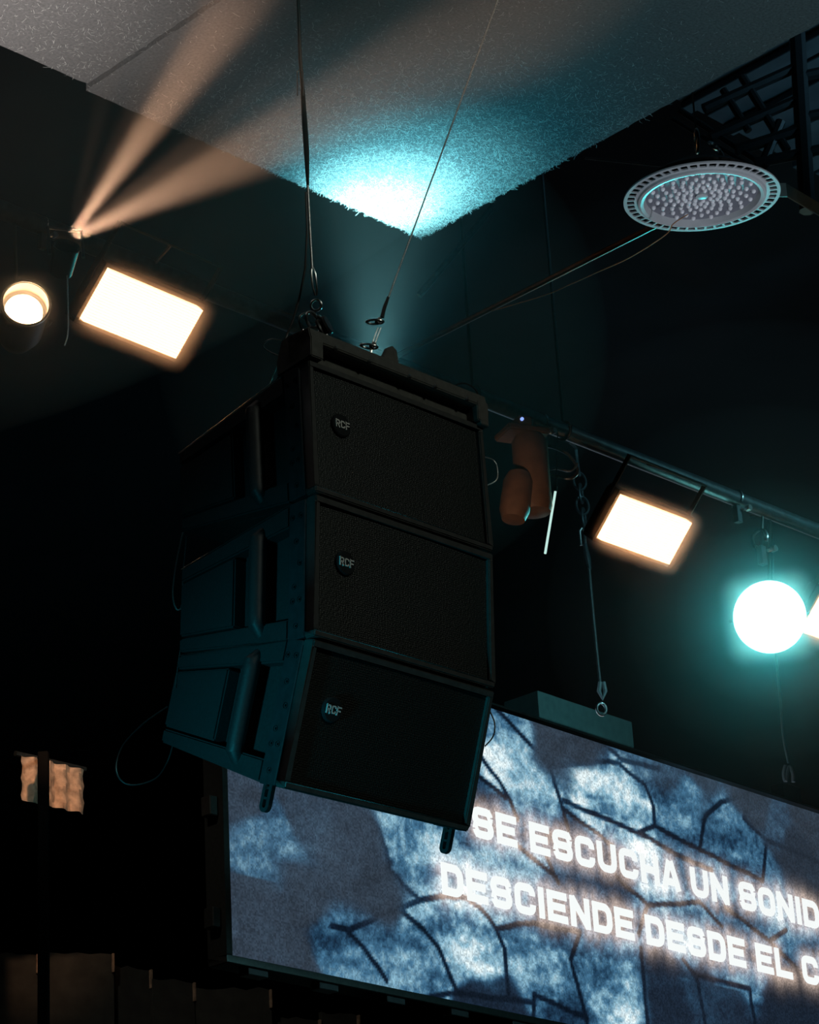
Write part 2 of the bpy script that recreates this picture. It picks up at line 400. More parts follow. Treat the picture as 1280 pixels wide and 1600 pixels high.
# link tabs under the lowest cabinet
for s in (-1, 1):
    hw = BW / 2; x = s * (hw - 0.006); mb = MB(); yc = 0.047; zc = -BH - .04
    for q in (-1, 1): mb.box((x - .005, yc + q * .0095 - .0045, zc), (x + .005, yc + q * .0095 + .0045, -BH + .01))
    mb.box((x - .005, yc - .006, zc + .012), (x + .005, yc + .006, zc + .017))
    nn = 12
    for k in range(nn):
        a0, a1 = -PI * k / nn, -PI * (k + 1) / nn
        pt = lambda r_, a: (yc + r_ * math.cos(a), zc + r_ * math.sin(a))
        mb.prism([pt(.014, a0), pt(.014, a1), pt(.005, a1), pt(.005, a0)], lambda u, v, a: (a, u, v), x - .005, x + .005)
    M = Matrix.Translation((x, 0.047, -BH - .004)) @ Matrix.Rotation(PI / 2, 4, 'Y')
    tab = mb.build('link_tab', RIGST, sp[2])
    MB().lathe([(0, -.0085), (0.005, -.0085), (0.005, .0085), (0, .0085)], 14, M).build('pin', CHROME, tab)

# ------------------------------------------------------------------ fly bar
FO = O1 + EW * BW / 2
fb = thing('fly_bar', FO, (PITCHES[0], 0, YAW), 'black steel fly bar bolted across the top of the hanging speakers', 'rigging frame')
hw = BW / 2
m = MB()   # front channel: sloping top lip over a recessed web
poly = [(-0.016, 0.070), (0.05, 0.076), (0.05, 0.008), (0.014, 0.008), (0.014, 0.036), (-0.018, 0.036), (-0.022, 0.040)]
m.prism(poly, lambda u, v, a: (a, u, v), -hw - 0.006, hw + 0.004)
m.build('front_channel', FLYP, fb, 0.002, seg=2)
for s in (-1, 1):
    m = MB(); x0, x1 = sorted((s * (hw - 0.03), s * (hw + 0.006)))
    m.prism([(-0.02, 0.002), (-0.022, 0.046), (-0.012, 0.066), (0.05, 0.075), (0.07, 0.072), (0.088, 0.03), (0.088, -0.006), (0.02, 0.0)], lambda u, v, a: (a, u, v), x0, x1)
    m.build('side_arm', FLYP, fb, 0.002, seg=2)
m = MB(); m.box((-hw + .03, 0.07, 0.012), (hw - .03, 0.088, 0.04)); m.build('rear_channel', STEELB, fb, 0.002)
m = MB(); m.prism([(-0.04, 0.06), (-0.006, 0.118), (0.012, 0.128), (0.024, 0.120), (0.032, 0.06)], lambda u, v, a: (u + 0.0, a, v), 0.012, 0.024)
m.build('pick_up_plate', FLYP, fb, 0.002)
for x in (-0.2, -0.1, 0.02, 0.1, 0.2):
    M = Matrix.Translation((x, -0.0215, 0.04)) @ Matrix.Rotation(PI / 2, 4, 'X'); MB().lathe([(0.005, -.002), (0.005, .003), (0.003, .005), (0, .005)], 10, M).build('bolt_head', CHROME, fb)
m = MB(); m.box((hw - 0.02, -0.02, -0.006), (hw + 0.006, 0.012, 0.016)); m.build('end_bracket', FLYP, fb, 0.002)
FR = Matrix.Translation(FO) @ Euler((PITCHES[0], 0, YAW)).to_matrix().to_4x4()
def fl(x, y, z): return FR @ Vector((x, y, z))      # fly bar local -> world

# ------------------------------------------------------------------ left rigging: shackle, ring, sling
VIEW = (CAM - FO).normalized()
Pt = lambda px, py, Y=5.17: at(px, py, Y)
sh = thing('lifting_shackle', Pt(490, 520), (0, 0, 0), 'chrome shackle and ring on the left end of the fly bar', 'shackle')
base = sh.location.copy()
def L(px, py, Y=5.17): return at(px, py, Y) - base
m = MB(); m.torus(L(488, 500), (0.6, -0.7, -0.3), 0.0185, 0.0034, 26, 8, sx=0.75); m.build('ring', CHROME, sh)
m = MB(); m.torus(L(494, 477), (-0.15, -0.9, -0.35), 0.0115, 0.003, 22, 8); m.build('eye', CHROME, sh)
m = MB(); m.torus(L(484, 506, 5.18), (0.3, -0.8, -0.2), 0.026, 0.0022, 26, 8, sx=0.8); m.build('safety_ring', CHROME, sh)
m = MB()
Mx = Matrix.Translation(L(507, 510)) @ (Vector((0.85, -0.35, 0.3))).to_track_quat('Z', 'Y').to_matrix().to_4x4()
m.lathe([(0, -.012), (0.02, -.011), (0.0215, -.006), (0.016, 0.0), (0.0215, .006), (0.02, .011), (0, .012)], 24, Mx)
m.build('pulley_wheel', RUBBER, sh)
m = MB(); m.tube([L(497, 494), L(505, 500), L(512, 512), L(509, 532)], 0.0042, 8); m.build('pulley_strap', CHROME, sh)
m = MB(); m.tube([L(470, 523), L(478, 516), L(487, 512), L(500, 513)], 0.004, 8); m.build('shackle_pin', CHROME, sh)

def sm(pts, n=6):      # Catmull-Rom smoothing
    P = [Vector(p) for p in pts]; P = [P[0]] + P + [P[-1]]; out = []
    for i in range(1, len(P) - 2):
        for k in range(n):
            t = k / n; a, b, c, d = P[i - 1:i + 3]
            out.append(0.5 * ((2 * b) + (c - a) * t + (2 * a - 5 * b + 4 * c - d) * t * t + (3 * b - a - 3 * c + d) * t ** 3))
    return out + [P[-2]]
# the dark sling running up out of the picture
def line3(pts, r, name, material, label, cat, group=None, n=8):
    o = MB().tube(pts, r, n).build(name, material); return tag(o, label, cat, group)
topL = at(464, -40, 5.02); topL2 = topL + (topL - at(470, 120, 5.05)).normalized() * 0.0
st = thing('hoist_sling', at(492, 470, 5.17), (0, 0, 0), 'dark sling with turnbuckle rising from the shackle past the panel edge', 'sling')
b2 = st.location.copy()
def Q(px, py, Y): return at(px, py, Y) - b2
up_end = at(463, -60, 5.1); 
m = MB(); m.tube([Q(481, 290, 5.12), Q(479, 235, 5.115), Q(476, 190, 5.11), Q(473, 140, 5.105)], [0.0032, 0.0062, 0.0062, 0.005], 10); m.build('webbing_sleeve', RUBBER, st)
m = MB(); m.tube([Q(473, 140, 5.105), Q(469, 90, 5.1), Q(466, 0, 5.09), Q(461, -160, 5.07), (up_end - b2) + Vector((-0.1, 0.1, 7.58 - up_end.z))], 0.0042, 8); m.build('upper_rope', RUBBER, st)
m = MB(); m.tube([Q(481, 290, 5.12), Q(484, 350, 5.13), Q(488, 420, 5.15)], 0.0028, 8); m.build('lower_wire', WIRE, st)
m = MB(); 
for dx in (-3.2, 3.2): m.tube([Q(488 + dx * .3, 418, 5.15), Q(490 + dx, 428, 5.15), Q(492 + dx, 448, 5.16), Q(494 + dx * .3, 462, 5.17)], 0.0022, 8)
m.build('turnbuckle', CHROME, st)
m = MB()
for dx in (-5, 4): m.tube([Q(470 + dx, 150, 5.1), Q(469.5 + dx, 112, 5.1)], 0.0014, 6)
m.tube([Q(465, 112, 5.1), Q(469, 108, 5.1), Q(474, 112, 5.1)], 0.0016, 6)
m.build('shackle_tip', CHROME, st)

line3([at(478, 300, 5.14), at(480, 360, 5.15), at(477, 420, 5.17), at(468, 465, 5.19), at(458, 500, 5.2), at(446, 530, 5.21), at(448, 560, 5.2)],
      0.0024, 'power_cable', RUBBER, 'thin black cable hanging down beside the left sling', 'cable')

# the right wire rope with two carabiners
wr = thing('wire_rope', at(600, 495, 5.33), (0, 0, 0), 'thin steel wire rope slanting up to the right from the fly bar', 'wire rope')
b3 = wr.location.copy()
def W3(px, py, Y): return at(px, py, Y) - b3
e0, e1 = at(606, 468, 5.33), at(778, 0, 5.18); dr = (e1 - e0); e2 = e0 + dr * ((7.585 - e0.z) / dr.z)
MB().tube([W3(603, 478, 5.33), e0 - b3, e1 - b3, e2 - b3], 0.0019, 8).build('rope', WIRE, wr)
m = MB(); m.tube([W3(607, 464, 5.33), W3(601, 480, 5.33), W3(597, 496, 5.33)], [0.0032, 0.0042, 0.0042], 10); m.build('sleeve', RUBBER, wr)
rs = random.Random(5)
m = MB()
for k in range(70):
    f = 0.3 + 0.7 * rs.random(); p = e0 + dr * f - b3
    q = Vector((rs.uniform(-1, 1), rs.uniform(-1, 1), rs.uniform(-1, 1))).normalized() * rs.uniform(.003, .012)
    m.tube([p, p + q * .6 + Vector((0, 0, .001)), p + q], 0.0004, 3)
o = m.build('fluff', FIBRE, wr); o['kind'] = 'stuff'
def carabiner(px, py, label, tilt):
    t = thing('carabiner', at(px, py, 5.33), (0, 0, 0), label, 'carabiner', 'carabiners on the wire rope')
    m = MB(); nn = Vector((0.1 + tilt, -0.08, 0.99)); m.torus((0, 0, 0), nn, 0.012, 0.0026, 22, 8, sx=1.6, ax=(1, -.2, 0)); m.build('link', CHROME, t)
    m = MB(); m.tube([(0.004, -.006, -.006), (0.012, -.004, 0.004)], 0.006, 10); m.build('gate_nut', CHROME, t)
    return t
carabiner(586, 503, 'upper small steel carabiner below the black sleeve of the wire rope', 0)
carabiner(577, 541, 'lower small steel carabiner just above the fly bar plate', .15)
lk = MB()
for dx in (-2.2, 2.2): lk.tube([at(593 + dx, 512, 5.33), at(588 + dx, 525, 5.33), at(583 + dx, 540, 5.33)], 0.0016, 8)
lk.tube([at(581, 543, 5.33), at(579, 558, 5.33)], 0.003, 8)
tag(lk.build('chain_link', CHROME), 'long steel chain link joining the two small carabiners', 'chain link')

# wires at the left end and cable loops
line3(sm([at(440, 532, 5.26), at(425, 530, 5.26), at(414, 535, 5.27), at(412, 542, 5.28), at(420, 549, 5.28), at(436, 556, 5.27)]), 0.0016, 'cable_loop', WIRE, 'small thin wire loop sticking out left of the fly bar', 'cable')
for k, (a, b) in enumerate((((438, 562), (420, 605)), ((441, 565), (432, 600)), ((446, 572), (434, 598)))):
    line3([at(*a, 5.28), at((a[0] + b[0]) / 2 - 1, (a[1] + b[1]) / 2, 5.3), at(*b, 5.33)], 0.0011, 'stay_wire', WIRE,
          ('longest thin stay wire behind the left end of the fly bar', 'middle thin stay wire behind the left end of the fly bar', 'shortest thin stay wire, nearest the front of the fly bar end')[k], 'wire', 'stay wires at the fly bar')
line3(sm([at(286, 832, 5.42), at(284, 840, 5.42), at(274, 890, 5.42), at(270, 930, 5.42), at(276, 952, 5.42), at(284, 945, 5.42), at(286, 900, 5.42), at(292, 838, 5.42)]), 0.0017, 'cable_loop', WIRE,
      'narrow wire loop hanging behind the middle speaker cabinet', 'cable')
line3(sm([at(283, 1010, 5.42), at(279, 1035, 5.42), at(274, 1075, 5.42)]), 0.0016, 'cable_tail', WIRE, 'short wire end between the middle and lowest cabinet backs', 'cable')
line3(sm([at(262, 1104, 5.5), at(225, 1130, 5.5), at(192, 1165, 5.5), at(181, 1200, 5.5), at(192, 1222, 5.5), at(215, 1226, 5.5), at(245, 1215, 5.5), at(262, 1190, 5.5), at(270, 1165, 5.48)]), 0.0019, 'cable_loop', RUBBER,
      'wide black cable loop hanging at the lower left behind the lowest cabinet', 'cable')
line3(sm([at(750, 712, 5.53), at(772, 720, 5.55), at(778, 738, 5.55), at(774, 752, 5.55), at(752, 762, 5.53)]), 0.0016, 'cable_loop', WIRE, 'small wire loop at the right edge of the topmost cabinet', 'cable')
line3(sm([at(766, 1112, 5.6), at(773, 1130, 5.6), at(771, 1150, 5.6), at(758, 1166, 5.6)]), 0.0016, 'cable_loop', RUBBER, 'small dark wire loop against the screen by the lowest cabinet', 'cable')
line3(sm([at(704, 618, 5.46), at(712, 602, 5.46), at(730, 600, 5.46), at(745, 612, 5.48), at(748, 632, 5.49), at(738, 628, 5.48), at(720, 608, 5.46), at(708, 605, 5.46)]), 0.0017, 'cable_loop', RUBBER, 'tangled thin wire loop on the right end of the fly bar', 'cable')

# ------------------------------------------------------------------ high bay lamp
def high_bay():
    c = at(1097, 309, 6.7); sc_ = 6.7 / 5.25
    t = thing('high_bay_lamp', c, (R(4.0), R(0.5), 0), 'round white high bay lamp with rows of small lenses under the roof', 'lamp')
    t.scale = (sc_, sc_, sc_); r0 = 0.1735
    m = MB(); N = 48
    for ra, rb in ((r0 - .0075, r0), (r0 - .031, r0 - .0235)): m.lathe([(ra, 0.0), (rb, 0.0), (rb, 0.0035), (ra, 0.0035), (ra, 0.0)], 96)
    m.build('outer_ring', LAMPW, t)
    fin = MB(); a_ = 0.0024
    fin.prism([(r0 - .0245, -.0055), (r0 - .0215, -a_), (r0 - .0095, -a_), (r0 - .0065, -.0062), (r0 - .0065, .0062), (r0 - .0095, a_ + .0006), (r0 - .0215, a_), (r0 - .0245, .0055)], lambda u, v, a: (u, v, a), 0.0001, 0.0034); f0 = fin.build('fin', LAMPW, t)
    for k in range(1, N):
        c_ = f0.copy(); COL.objects.link(c_); c_.parent = t; c_.rotation_euler = (0, 0, 2 * PI * k / N)
    m = MB()    # bezel dish: raised rim, then down to the lens plate
    m.lathe([(r0 - .030, 0.004), (r0 - .032, -0.006), (r0 - .037, -0.008), (r0 - .044, -0.006), (r0 - .048, 0.002), (r0 - .05, 0.006)], 96)
    m.build('bezel', LAMPW, t)
    m = MB(); m.lathe([(r0 - .049, 0.012), (r0 - .049, 0.006), (0.0, 0.006)], 72); m.build('lens_plate', mat('lens_plate_grey', (0.2, 0.21, 0.25), 0.35, 0, .05, 60), t)
    m = MB()
    arms = 18
    for a in range(arms):
        for k in range(7):
            rr = 0.026 + 0.0147 * k; q = 2 * PI * a / arms + 0.16 * k
            if k == 0 and a % 2: continue
            x, y = rr * math.cos(q), rr * math.sin(q); s = 0.0056
            m.lathe([(s, 0.006), (s * .95, 0.0035), (s * .7, 0.001), (s * .35, -0.0005), (0.0, -0.001)], 10, Matrix.Translation((x, y, 0)))
    o = m.build('lens_domes', LENS, t, ang=60); o['kind'] = 'stuff'; o['label'] = 'small clear lens domes in curved rows'
    m = MB(); m.lathe([(0.014, 0.006), (0.014, 0.002), (0.012, 0.001), (0, 0.001)], 24); m.build('centre_cap', LAMPW, t)
    m = MB(); m.lathe([(r0 - .031, 0.004), (r0 - .035, 0.03), (0.11, 0.05), (0.06, 0.052), (0.05, 0.075), (0.03, 0.08), (0, 0.08)], 48); m.build('housing', STEELB, t)
    m = MB(); m.torus((0, 0, 0.14), (1, 0, 0), 0.026, 0.004, 20, 8); m.build('hook', CHROME, t)
    m = MB(); m.tube([(0, 0, 0.166), (0, 0, (7.59 - c.z) / sc_)], 0.0022, 6); m.build('hanging_wire', RUBBER, t)
    return t
high_bay()
# bent strap to the right of the lamp
p0 = [at(1196, 286, 7.0), at(1228, 286, 7.0), at(1245, 296, 6.97), at(1300, 328, 6.85)]
m = MB()
for i in range(3):
    a, b = p0[i], p0[i + 1]; dz = Vector((0, 0, 0.045)); dy = Vector((0.0, 0.006, 0))
    m.hexa([a - dz, b - dz, b - dz + dy, a - dz + dy, a, b, b + dy, a + dy])
tag(m.build('steel_strap', GREEN), 'bent grey steel strap beside the right edge of the round lamp', 'bracket')
# supply cable of the lamp sagging to the left
line3(sm([at(1075, 335, 6.75), at(1052, 350, 6.72), at(1040, 367, 6.75), at(985, 402, 6.9), at(930, 427, 7.05), at(890, 445, 7.2), at(850, 462, 7.3), at(768, 486, 7.5)]), 0.0016, 'lamp_cable', mat('orange_lit_flex', (0.35, 0.16, 0.07), 0.5), 'thin orange-lit cable sagging left from the round lamp', 'cable')  # orange light on the cable is put into its colour
line3([at(914, 247, 7.6), at(1032, 259, 7.6)], 0.004, 'steel_rod', PIPE, 'thin grey rod behind the panel edge left of the round lamp', 'rod')

# roof steel: beam, brace, open lattice
def beam(a, b, wd, ht, name, material, label, cat):
    a = Vector(a); b = Vector(b); d = (b - a).normalized(); s = d.cross(EZ).normalized() * wd / 2; u = s.cross(d).normalized() * ht / 2
    m = MB(); tw = 0.18
    def bar(c0, c1, s_, u_): m.hexa([c0 - s_ - u_, c1 - s_ - u_, c1 + s_ - u_, c0 + s_ - u_, c0 - s_ + u_, c1 - s_ + u_, c1 + s_ + u_, c0 + s_ + u_])
    bar(a + u * .92, b + u * .92, s, u * .08); bar(a - u * .92, b - u * .92, s, u * .08); bar(a, b, s * .12, u * .84)
    return tag(m.build(name, material), label, cat)
line3([atz(1035, 347, 5.72), atz(1035, 347, 5.72) + ED * 1.7], 0.010, 'roof_pipe', mat('lit_edge_brown', (0.13, 0.085, 0.06), 0.45, 0.4, 0.2, 20), 'thin brown pipe drawn for a lit beam edge, running away to the left below the round lamp', 'pipe')  # thin brown pipe stands in for a beam edge lit orange
line3([at(772, 322, 8.5), at(655, 462, 8.5)], 0.012, 'diagonal_brace', PIPE, 'faint diagonal brace behind the lit panel corner', 'brace')

lat = thing('roof_truss', atz(1215, 180, 6.6), (0, 0, R(20)), 'dark open steel roof lattice in the upper right corner', 'truss')
lb = lat.location.copy(); Li = Matrix.Rotation(-R(20), 4, 'Z')
def T3(px, py, Y): return Li @ (at(px, py, Y) - lb)
bars = [((1062, 172), (1200, 262), .012, 'chord'), ((1050, 185), (1190, 270), .008, 'chord'), ((1245, 40), (1262, 330), .03, 'post'),
        ((1160, 120), (1230, 235), .016, 'web_bar'), ((1100, 170), (1245, 105), .02, 'web_bar'), ((1110, 215), (1260, 150), .02, 'web_bar'),
        ((1150, 235), (1262, 200), .022, 'web_bar'), ((1180, 255), (1300, 230), .02, 'web_bar'), ((1250, 120), (1320, 105), .02, 'web_bar'), ((1250, 185), (1320, 170), .02, 'web_bar'),
        ((1195, 250), (1220, 190), .018, 'web_bar'), ((1130, 140), (1170, 205), .014, 'web_bar')]
for a, b, r_, nm in bars:
    MB().tube([T3(*a, 8.2), T3((a[0] + b[0]) / 2, (a[1] + b[1]) / 2, 8.2), T3(*b, 8.2)], r_, 8).build(nm, RUBBER, lat)
m = MB(); m.torus(T3(1115, 228, 8.1), (0.3, -0.8, 0.5), 0.02, 0.006, 18, 6); m.torus(T3(1127, 240, 8.1), (0.7, -0.5, 0.3), 0.018, 0.006, 18, 6); m.build('clamp', CHROME, lat)
# roof sheets above the lattice
for k in range(5):
    z = 7.2
    c = atz(1120 + k * 52, 150 + (k % 2) * 30, z)
    m = MB(); m.box((-0.35, -1.2, 0), (0.33, 1.2, 0.02)); 
    for q in (-0.22, 0, 0.22): m.box((q - .03, -1.2, -0.03), (q + .03, 1.2, 0))
    o = m.build('roof_sheet', ROOFM, None, 0.003); o.location = c; o.rotation_euler = (0, 0, YAW)
    o.location = atz(1200, 150, z) + EW * (k - 2.6) * 0.7 - ED * 0.95
    tag(o, ('leftmost ribbed roof sheet above the round lamp', 'ribbed roof sheet second from the left above the lattice', 'middle ribbed roof sheet above the lattice', 'ribbed roof sheet right of the middle one above the lattice', 'rightmost ribbed roof sheet in the top right corner')[k], 'roof sheet', 'roof sheets above the lattice')

# ------------------------------------------------------------------ lighting pipe and its lamps
PP = at(755, 624, 8.55)
def pipe_at(px):
    lo, hi = -8, 8
    for _ in range(50):
        s = (lo + hi) / 2; d = PP + EW * s - CAM; x = 640 + FPX * d.dot(_x) / d.dot(_f)
        if x < px: lo = s
        else: hi = s
    return PP + EW * lo
pipe = thing('lighting_pipe', PP, (0, 0, YAW), 'long horizontal lighting pipe behind the speakers that carries the stage lamps', 'pipe')
MB().tube([(-3.4, 0, 0), (-1.0, 0, 0), (1.2, 0, 0), (4.6, 0, 0)], 0.03, 16).build('tube', PIPE, pipe)
for sx in (-2.6, -0.05, 0.42):
    m = MB(); m.torus((sx, 0, 0), (1, 0, 0), 0.034, 0.005, 18, 6); m.tube([(sx, 0, 0.03), (sx, 0, 7.6 - PP.z)], 0.006, 8); m.build('hanger', RUBBER, pipe)

def led_rows():
    m = bpy.data.materials.new('warm_led_rows'); m.use_nodes = True; nt = m.node_tree; b = nt.nodes['Principled BSDF']
    tc = nt.nodes.new('ShaderNodeTexCoord'); sp_ = nt.nodes.new('ShaderNodeSeparateXYZ'); nt.links.new(tc.outputs['Object'], sp_.inputs[0])
    mu = nt.nodes.new('ShaderNodeMath'); mu.operation = 'MULTIPLY'; mu.inputs[1].default_value = 2 * PI * 20 / 0.18; nt.links.new(sp_.outputs['Z'], mu.inputs[0])
    si = nt.nodes.new('ShaderNodeMath'); si.operation = 'SINE'; nt.links.new(mu.outputs[0], si.inputs[0])
    mr = nt.nodes.new('ShaderNodeMapRange'); mr.inputs[1].default_value = -1; mr.inputs[2].default_value = 1; mr.inputs[3].default_value = 5.5; mr.inputs[4].default_value = 10.0
    nt.links.new(si.outputs[0], mr.inputs[0])
    b.inputs['Base Color'].default_value = (.1, .1, .1, 1); b.inputs['Emission Color'].default_value = (1.0, 0.46, 0.2, 1)
    nt.links.new(mr.outputs[0], b.inputs['Emission Strength']); return m
LEDW = led_rows()
def panel_light():
    W, H = 0.392, 0.184
    t = thing('led_panel_light', (0, 0, 0), (0, 0, 0), '-', 'stage light', 'warm rectangular stage lights on the pipe')
    m = MB(); m.box((0.004, -.03, -H + .004), (W - .004, 0.012, -.004)); m.build('led_face', LEDW, t)  # stands proud so its glowing sides light the added haze
    m = MB(); f = 0.014
    m.box((-f, -0.012, 0), (W + f, 0.05, f)); m.box((-f, -0.012, -H - f), (W + f, 0.05, -H)); m.box((-f, -0.012, -H), (0, 0.05, 0)); m.box((W, -0.012, -H), (W + f, 0.05, 0))
    m.build('bezel', STEELB, t, 0.002)
    m = MB(); m.box((0, 0.013, -H), (W, 0.07, 0)); 
    for k in range(9): m.box((.02 + k * .042, .07, -H + .01), (.03 + k * .042, .09, -.01))
    m.build('housing', STEELB, t, 0.002)
    m = MB()
    for x in (-f - .006, W + f): m.box((x, 0.015, -H * .6), (x + .006, 0.035, 0.14))
    m.box((-f - .006, .015, .134), (W + f + .006, .035, .14)); m.build('yoke', STEELB, t, 0.001)
    return t
pa = panel_light(); pa.location = at(166, 416, 7.3); pa.rotation_euler = (R(47), 0, YAW + R(2.5)); pa['label'] = 'glowing warm rectangular light at the left, beside the round can light'
pb = dup(pa, at(967, 770, 9.0), (R(45), 0, YAW), 'glowing warm rectangular light in the middle right, above the hanging screen')
pc = dup(pa, at(1283, 921, 9.9), (R(45), 0, YAW), 'warm rectangular light cut off by the right picture edge')

def can_light(loc, axis, r_, ln, emis, label, name='can_light', house=STEELB, depth=0.05, bulb=None):
    t = thing(name, loc, Vector(axis).to_track_quat('Z', 'Y').to_euler(), label, 'stage light')
    # local +z is where it shines; lens centre at the origin
    m = MB(); m.lathe([(r_ * .93, depth), (r_, depth), (r_, 0), (r_ * .97, -ln * .6), (r_ * .7, -ln * .92), (r_ * .5, -ln), (0, -ln)], 40); 
    m.build('housing', house, t)
    m = MB(); m.lathe([(r_ * .93, depth), (r_ * .93, 0.0), (r_ * .9, -.004)], 40); m.build('inner_tube', mat('inner_tube', (.2, .16, .13), .3, .6), t)
    m = MB(); m.lathe([(r_ * .955, depth + .004), (r_ * 1.03, depth + .004), (r_ * 1.03, depth - .006), (r_ * .955, depth - .006), (r_ * .955, depth + .004)], 40); (m.build('front_ring', CHROME, t) if depth > .01 else None)
    m = MB()
    br = bulb or r_ * .995
    prof = [(br * math.cos(R(a)), br * .25 * math.sin(R(a))) for a in range(0, 90, 15)] + [(0, br * .25)]
    m.lathe(prof, 40); m.build('lens', emis, t)
    return t
WARM = emit('warm_lens', (1.0, 0.6, 0.3), 22.0)
COOL = emit('cool_lens', (0.3, 0.97, 0.9), 14.0)
# left can: looks out horizontally over the hall
lc = at(37, 487, 7.05)
c1 = can_light(lc, (0.28, -1.0, -0.02), 0.072, 0.2, WARM, 'round warm can light at the left edge of the picture', depth=0.055, bulb=0.056)
m = MB(); m.torus((0, 0, -.05), (0, 1, 0), .085, .006, 24, 6, a0=0, a1=PI, ax=(1, 0, 0)); m.build('yoke', STEELB, c1)
# right round light: shines at the camera
rc = at(1203, 964, 9.75)
c2 = can_light(rc, (CAM - rc).normalized() + Vector((0.02, 0, 0.02)), 0.142, 0.22, COOL, 'round blazing white-teal light at the right under the pipe', depth=0.004)
m = MB(); m.torus((0, 0, -.1), (0, 1, 0), .15, .007, 24, 6, a0=0, a1=PI, ax=(1, 0, 0)); m.build('yoke', STEELB, c2)
lamp('can_beam', 'SPOT', rc + (CAM - rc).normalized() * 0.05, 260, (0.04, 0.85, 0.9), CAM + Vector((0.1, 0, -0.2)), R(90), 1.0, 0.1)

# pipe clamps above the lamps
def hang(t, frm, to, r_=0.006, name='drop_rod', material=None):
    bpy.context.view_layer.update(); Mi = t.matrix_world.inverted()
    return MB().tube([Mi @ Vector(frm), Mi @ Vector(to)], r_, 8).build(name, material or STEELB, t)
for L_ in (pa, pb, pc):
    Ml = Matrix.Translation(L_.location) @ L_.rotation_euler.to_matrix().to_4x4(); q_ = Ml @ Vector((.196, .025, .137)); v_ = q_ - PP
    hang(L_, q_, PP + EW * v_.dot(EW))
for c_ in (c1, c2):
    v_ = c_.location - PP; q_ = c_.matrix_basis @ Vector((0, 0, -.14)); hang(c_, q_, PP + EW * v_.dot(EW))
def clamp(px, py, Y, label, s=1.0):
    t = thing('pipe_clamp', at(px, py, Y) if Y else pipe_at(px) - EZ * .05 * s, (0, 0, YAW), label, 'clamp', 'clamps hanging the stage lamps')
    m = MB(); m.torus((0, 0, .05 * s), (1, 0, 0), .032 * s, .006 * s, 18, 6, a0=-PI * .3, a1=PI * 1.2, ax=(0, 1, 0)); m.build('hook', CHROME, t)
    m = MB(); m.box((-.014 * s, -.012 * s, -.05 * s), (.014 * s, .012 * s, .02 * s)); m.build('body', PIPE, t, .002)
    m = MB(); m.tube([(.01 * s, -.02 * s, 0), (.035 * s, -.03 * s, .01 * s)], .006 * s, 8); m.tube([(.034 * s, -.04 * s, .01 * s), (.034 * s, -.02 * s, .01 * s)], .012 * s, 8); m.build('wing_bolt', CHROME, t)
    return t
cl_ = clamp(1190, 862, 9.7, 'small clamp with shiny bolts directly above the round white light', 1.1)
hang(cl_, cl_.location, PP + EW * (cl_.location - PP).dot(EW))
clamp(1150, 0, None, 'dim clamp on the pipe right of the middle rectangular light')
clamp(66, 0, None, 'small shiny clamp at the far left above the beam lamp', .8)
clamp(846, 0, None, 'clamp on the pipe right of the speaker stack top', .9)

# the beam lamp sending warm beams across the panels
bl = at(104, 384, 6.25)
tb = thing('beam_light', bl, (0, 0, R(20)), 'small lamp at the left sending warm beams up across the panels', 'stage light')
m = MB(); m.lathe([(0.0, -.09), (.03, -.085), (.034, -.03), (.036, .0), (.033, .0), (.03, -.01)], 24, Matrix.Rotation(R(60), 4, 'X')); m.build('housing', PLAST, tb)
m = MB(); m.tube([(-.045, 0, -.03), (-.045, .02, .06), (.045, .02, .06), (.045, 0, -.03)], .005, 6); m.build('yoke', PIPE, tb)
BEAMC = (1.0, 0.56, 0.34)
src = bl + Vector((0.01, -0.03, 0.0))
def tgt(px, py, Y): return at(px, py, Y)
for (px, py, Y, e, a, bd) in ((374, 0, 4.55, 1000, 5.0, .9), (800, 40, 4.7, 700, 10.0, .9), (470, 120, 5.0, 120, 7.5, 1.0), (235, 140, 5.4, 60, 7.0, 1.0), (165, 140, 5.6, 30, 6.0, 1.0)):
    lamp('warm_beam', 'SPOT', src, e, BEAMC, tgt(px, py, Y), R(a), bd, 0.012)
# teal lamp hidden behind the speakers, aimed at the panel corner
ts = at(585, 640, 6.6)
for e_, a_, c_, p_ in ((180, 34, (0.34, 0.86, 0.88), (590, 325)), (120, 48, (0.3, 0.82, 0.86), (600, 305)), (60, 66, (0.2, 0.68, 0.78), (625, 285)), (20, 95, (0.03, 0.56, 0.8), (640, 250))):
    lamp('teal_beam', 'SPOT', ts, e_, c_, atz(*p_, PZ), R(a_), 1.0, 0.03)

line3(sm([at(108, 395, 6.3), at(104, 410, 6.3), at(106, 470, 6.3), at(106, 520, 6.3), at(101, 540, 6.3)]), 0.002, 'safety_wire', WIRE, 'thin wire hanging between the can light and the left rectangular light', 'wire')

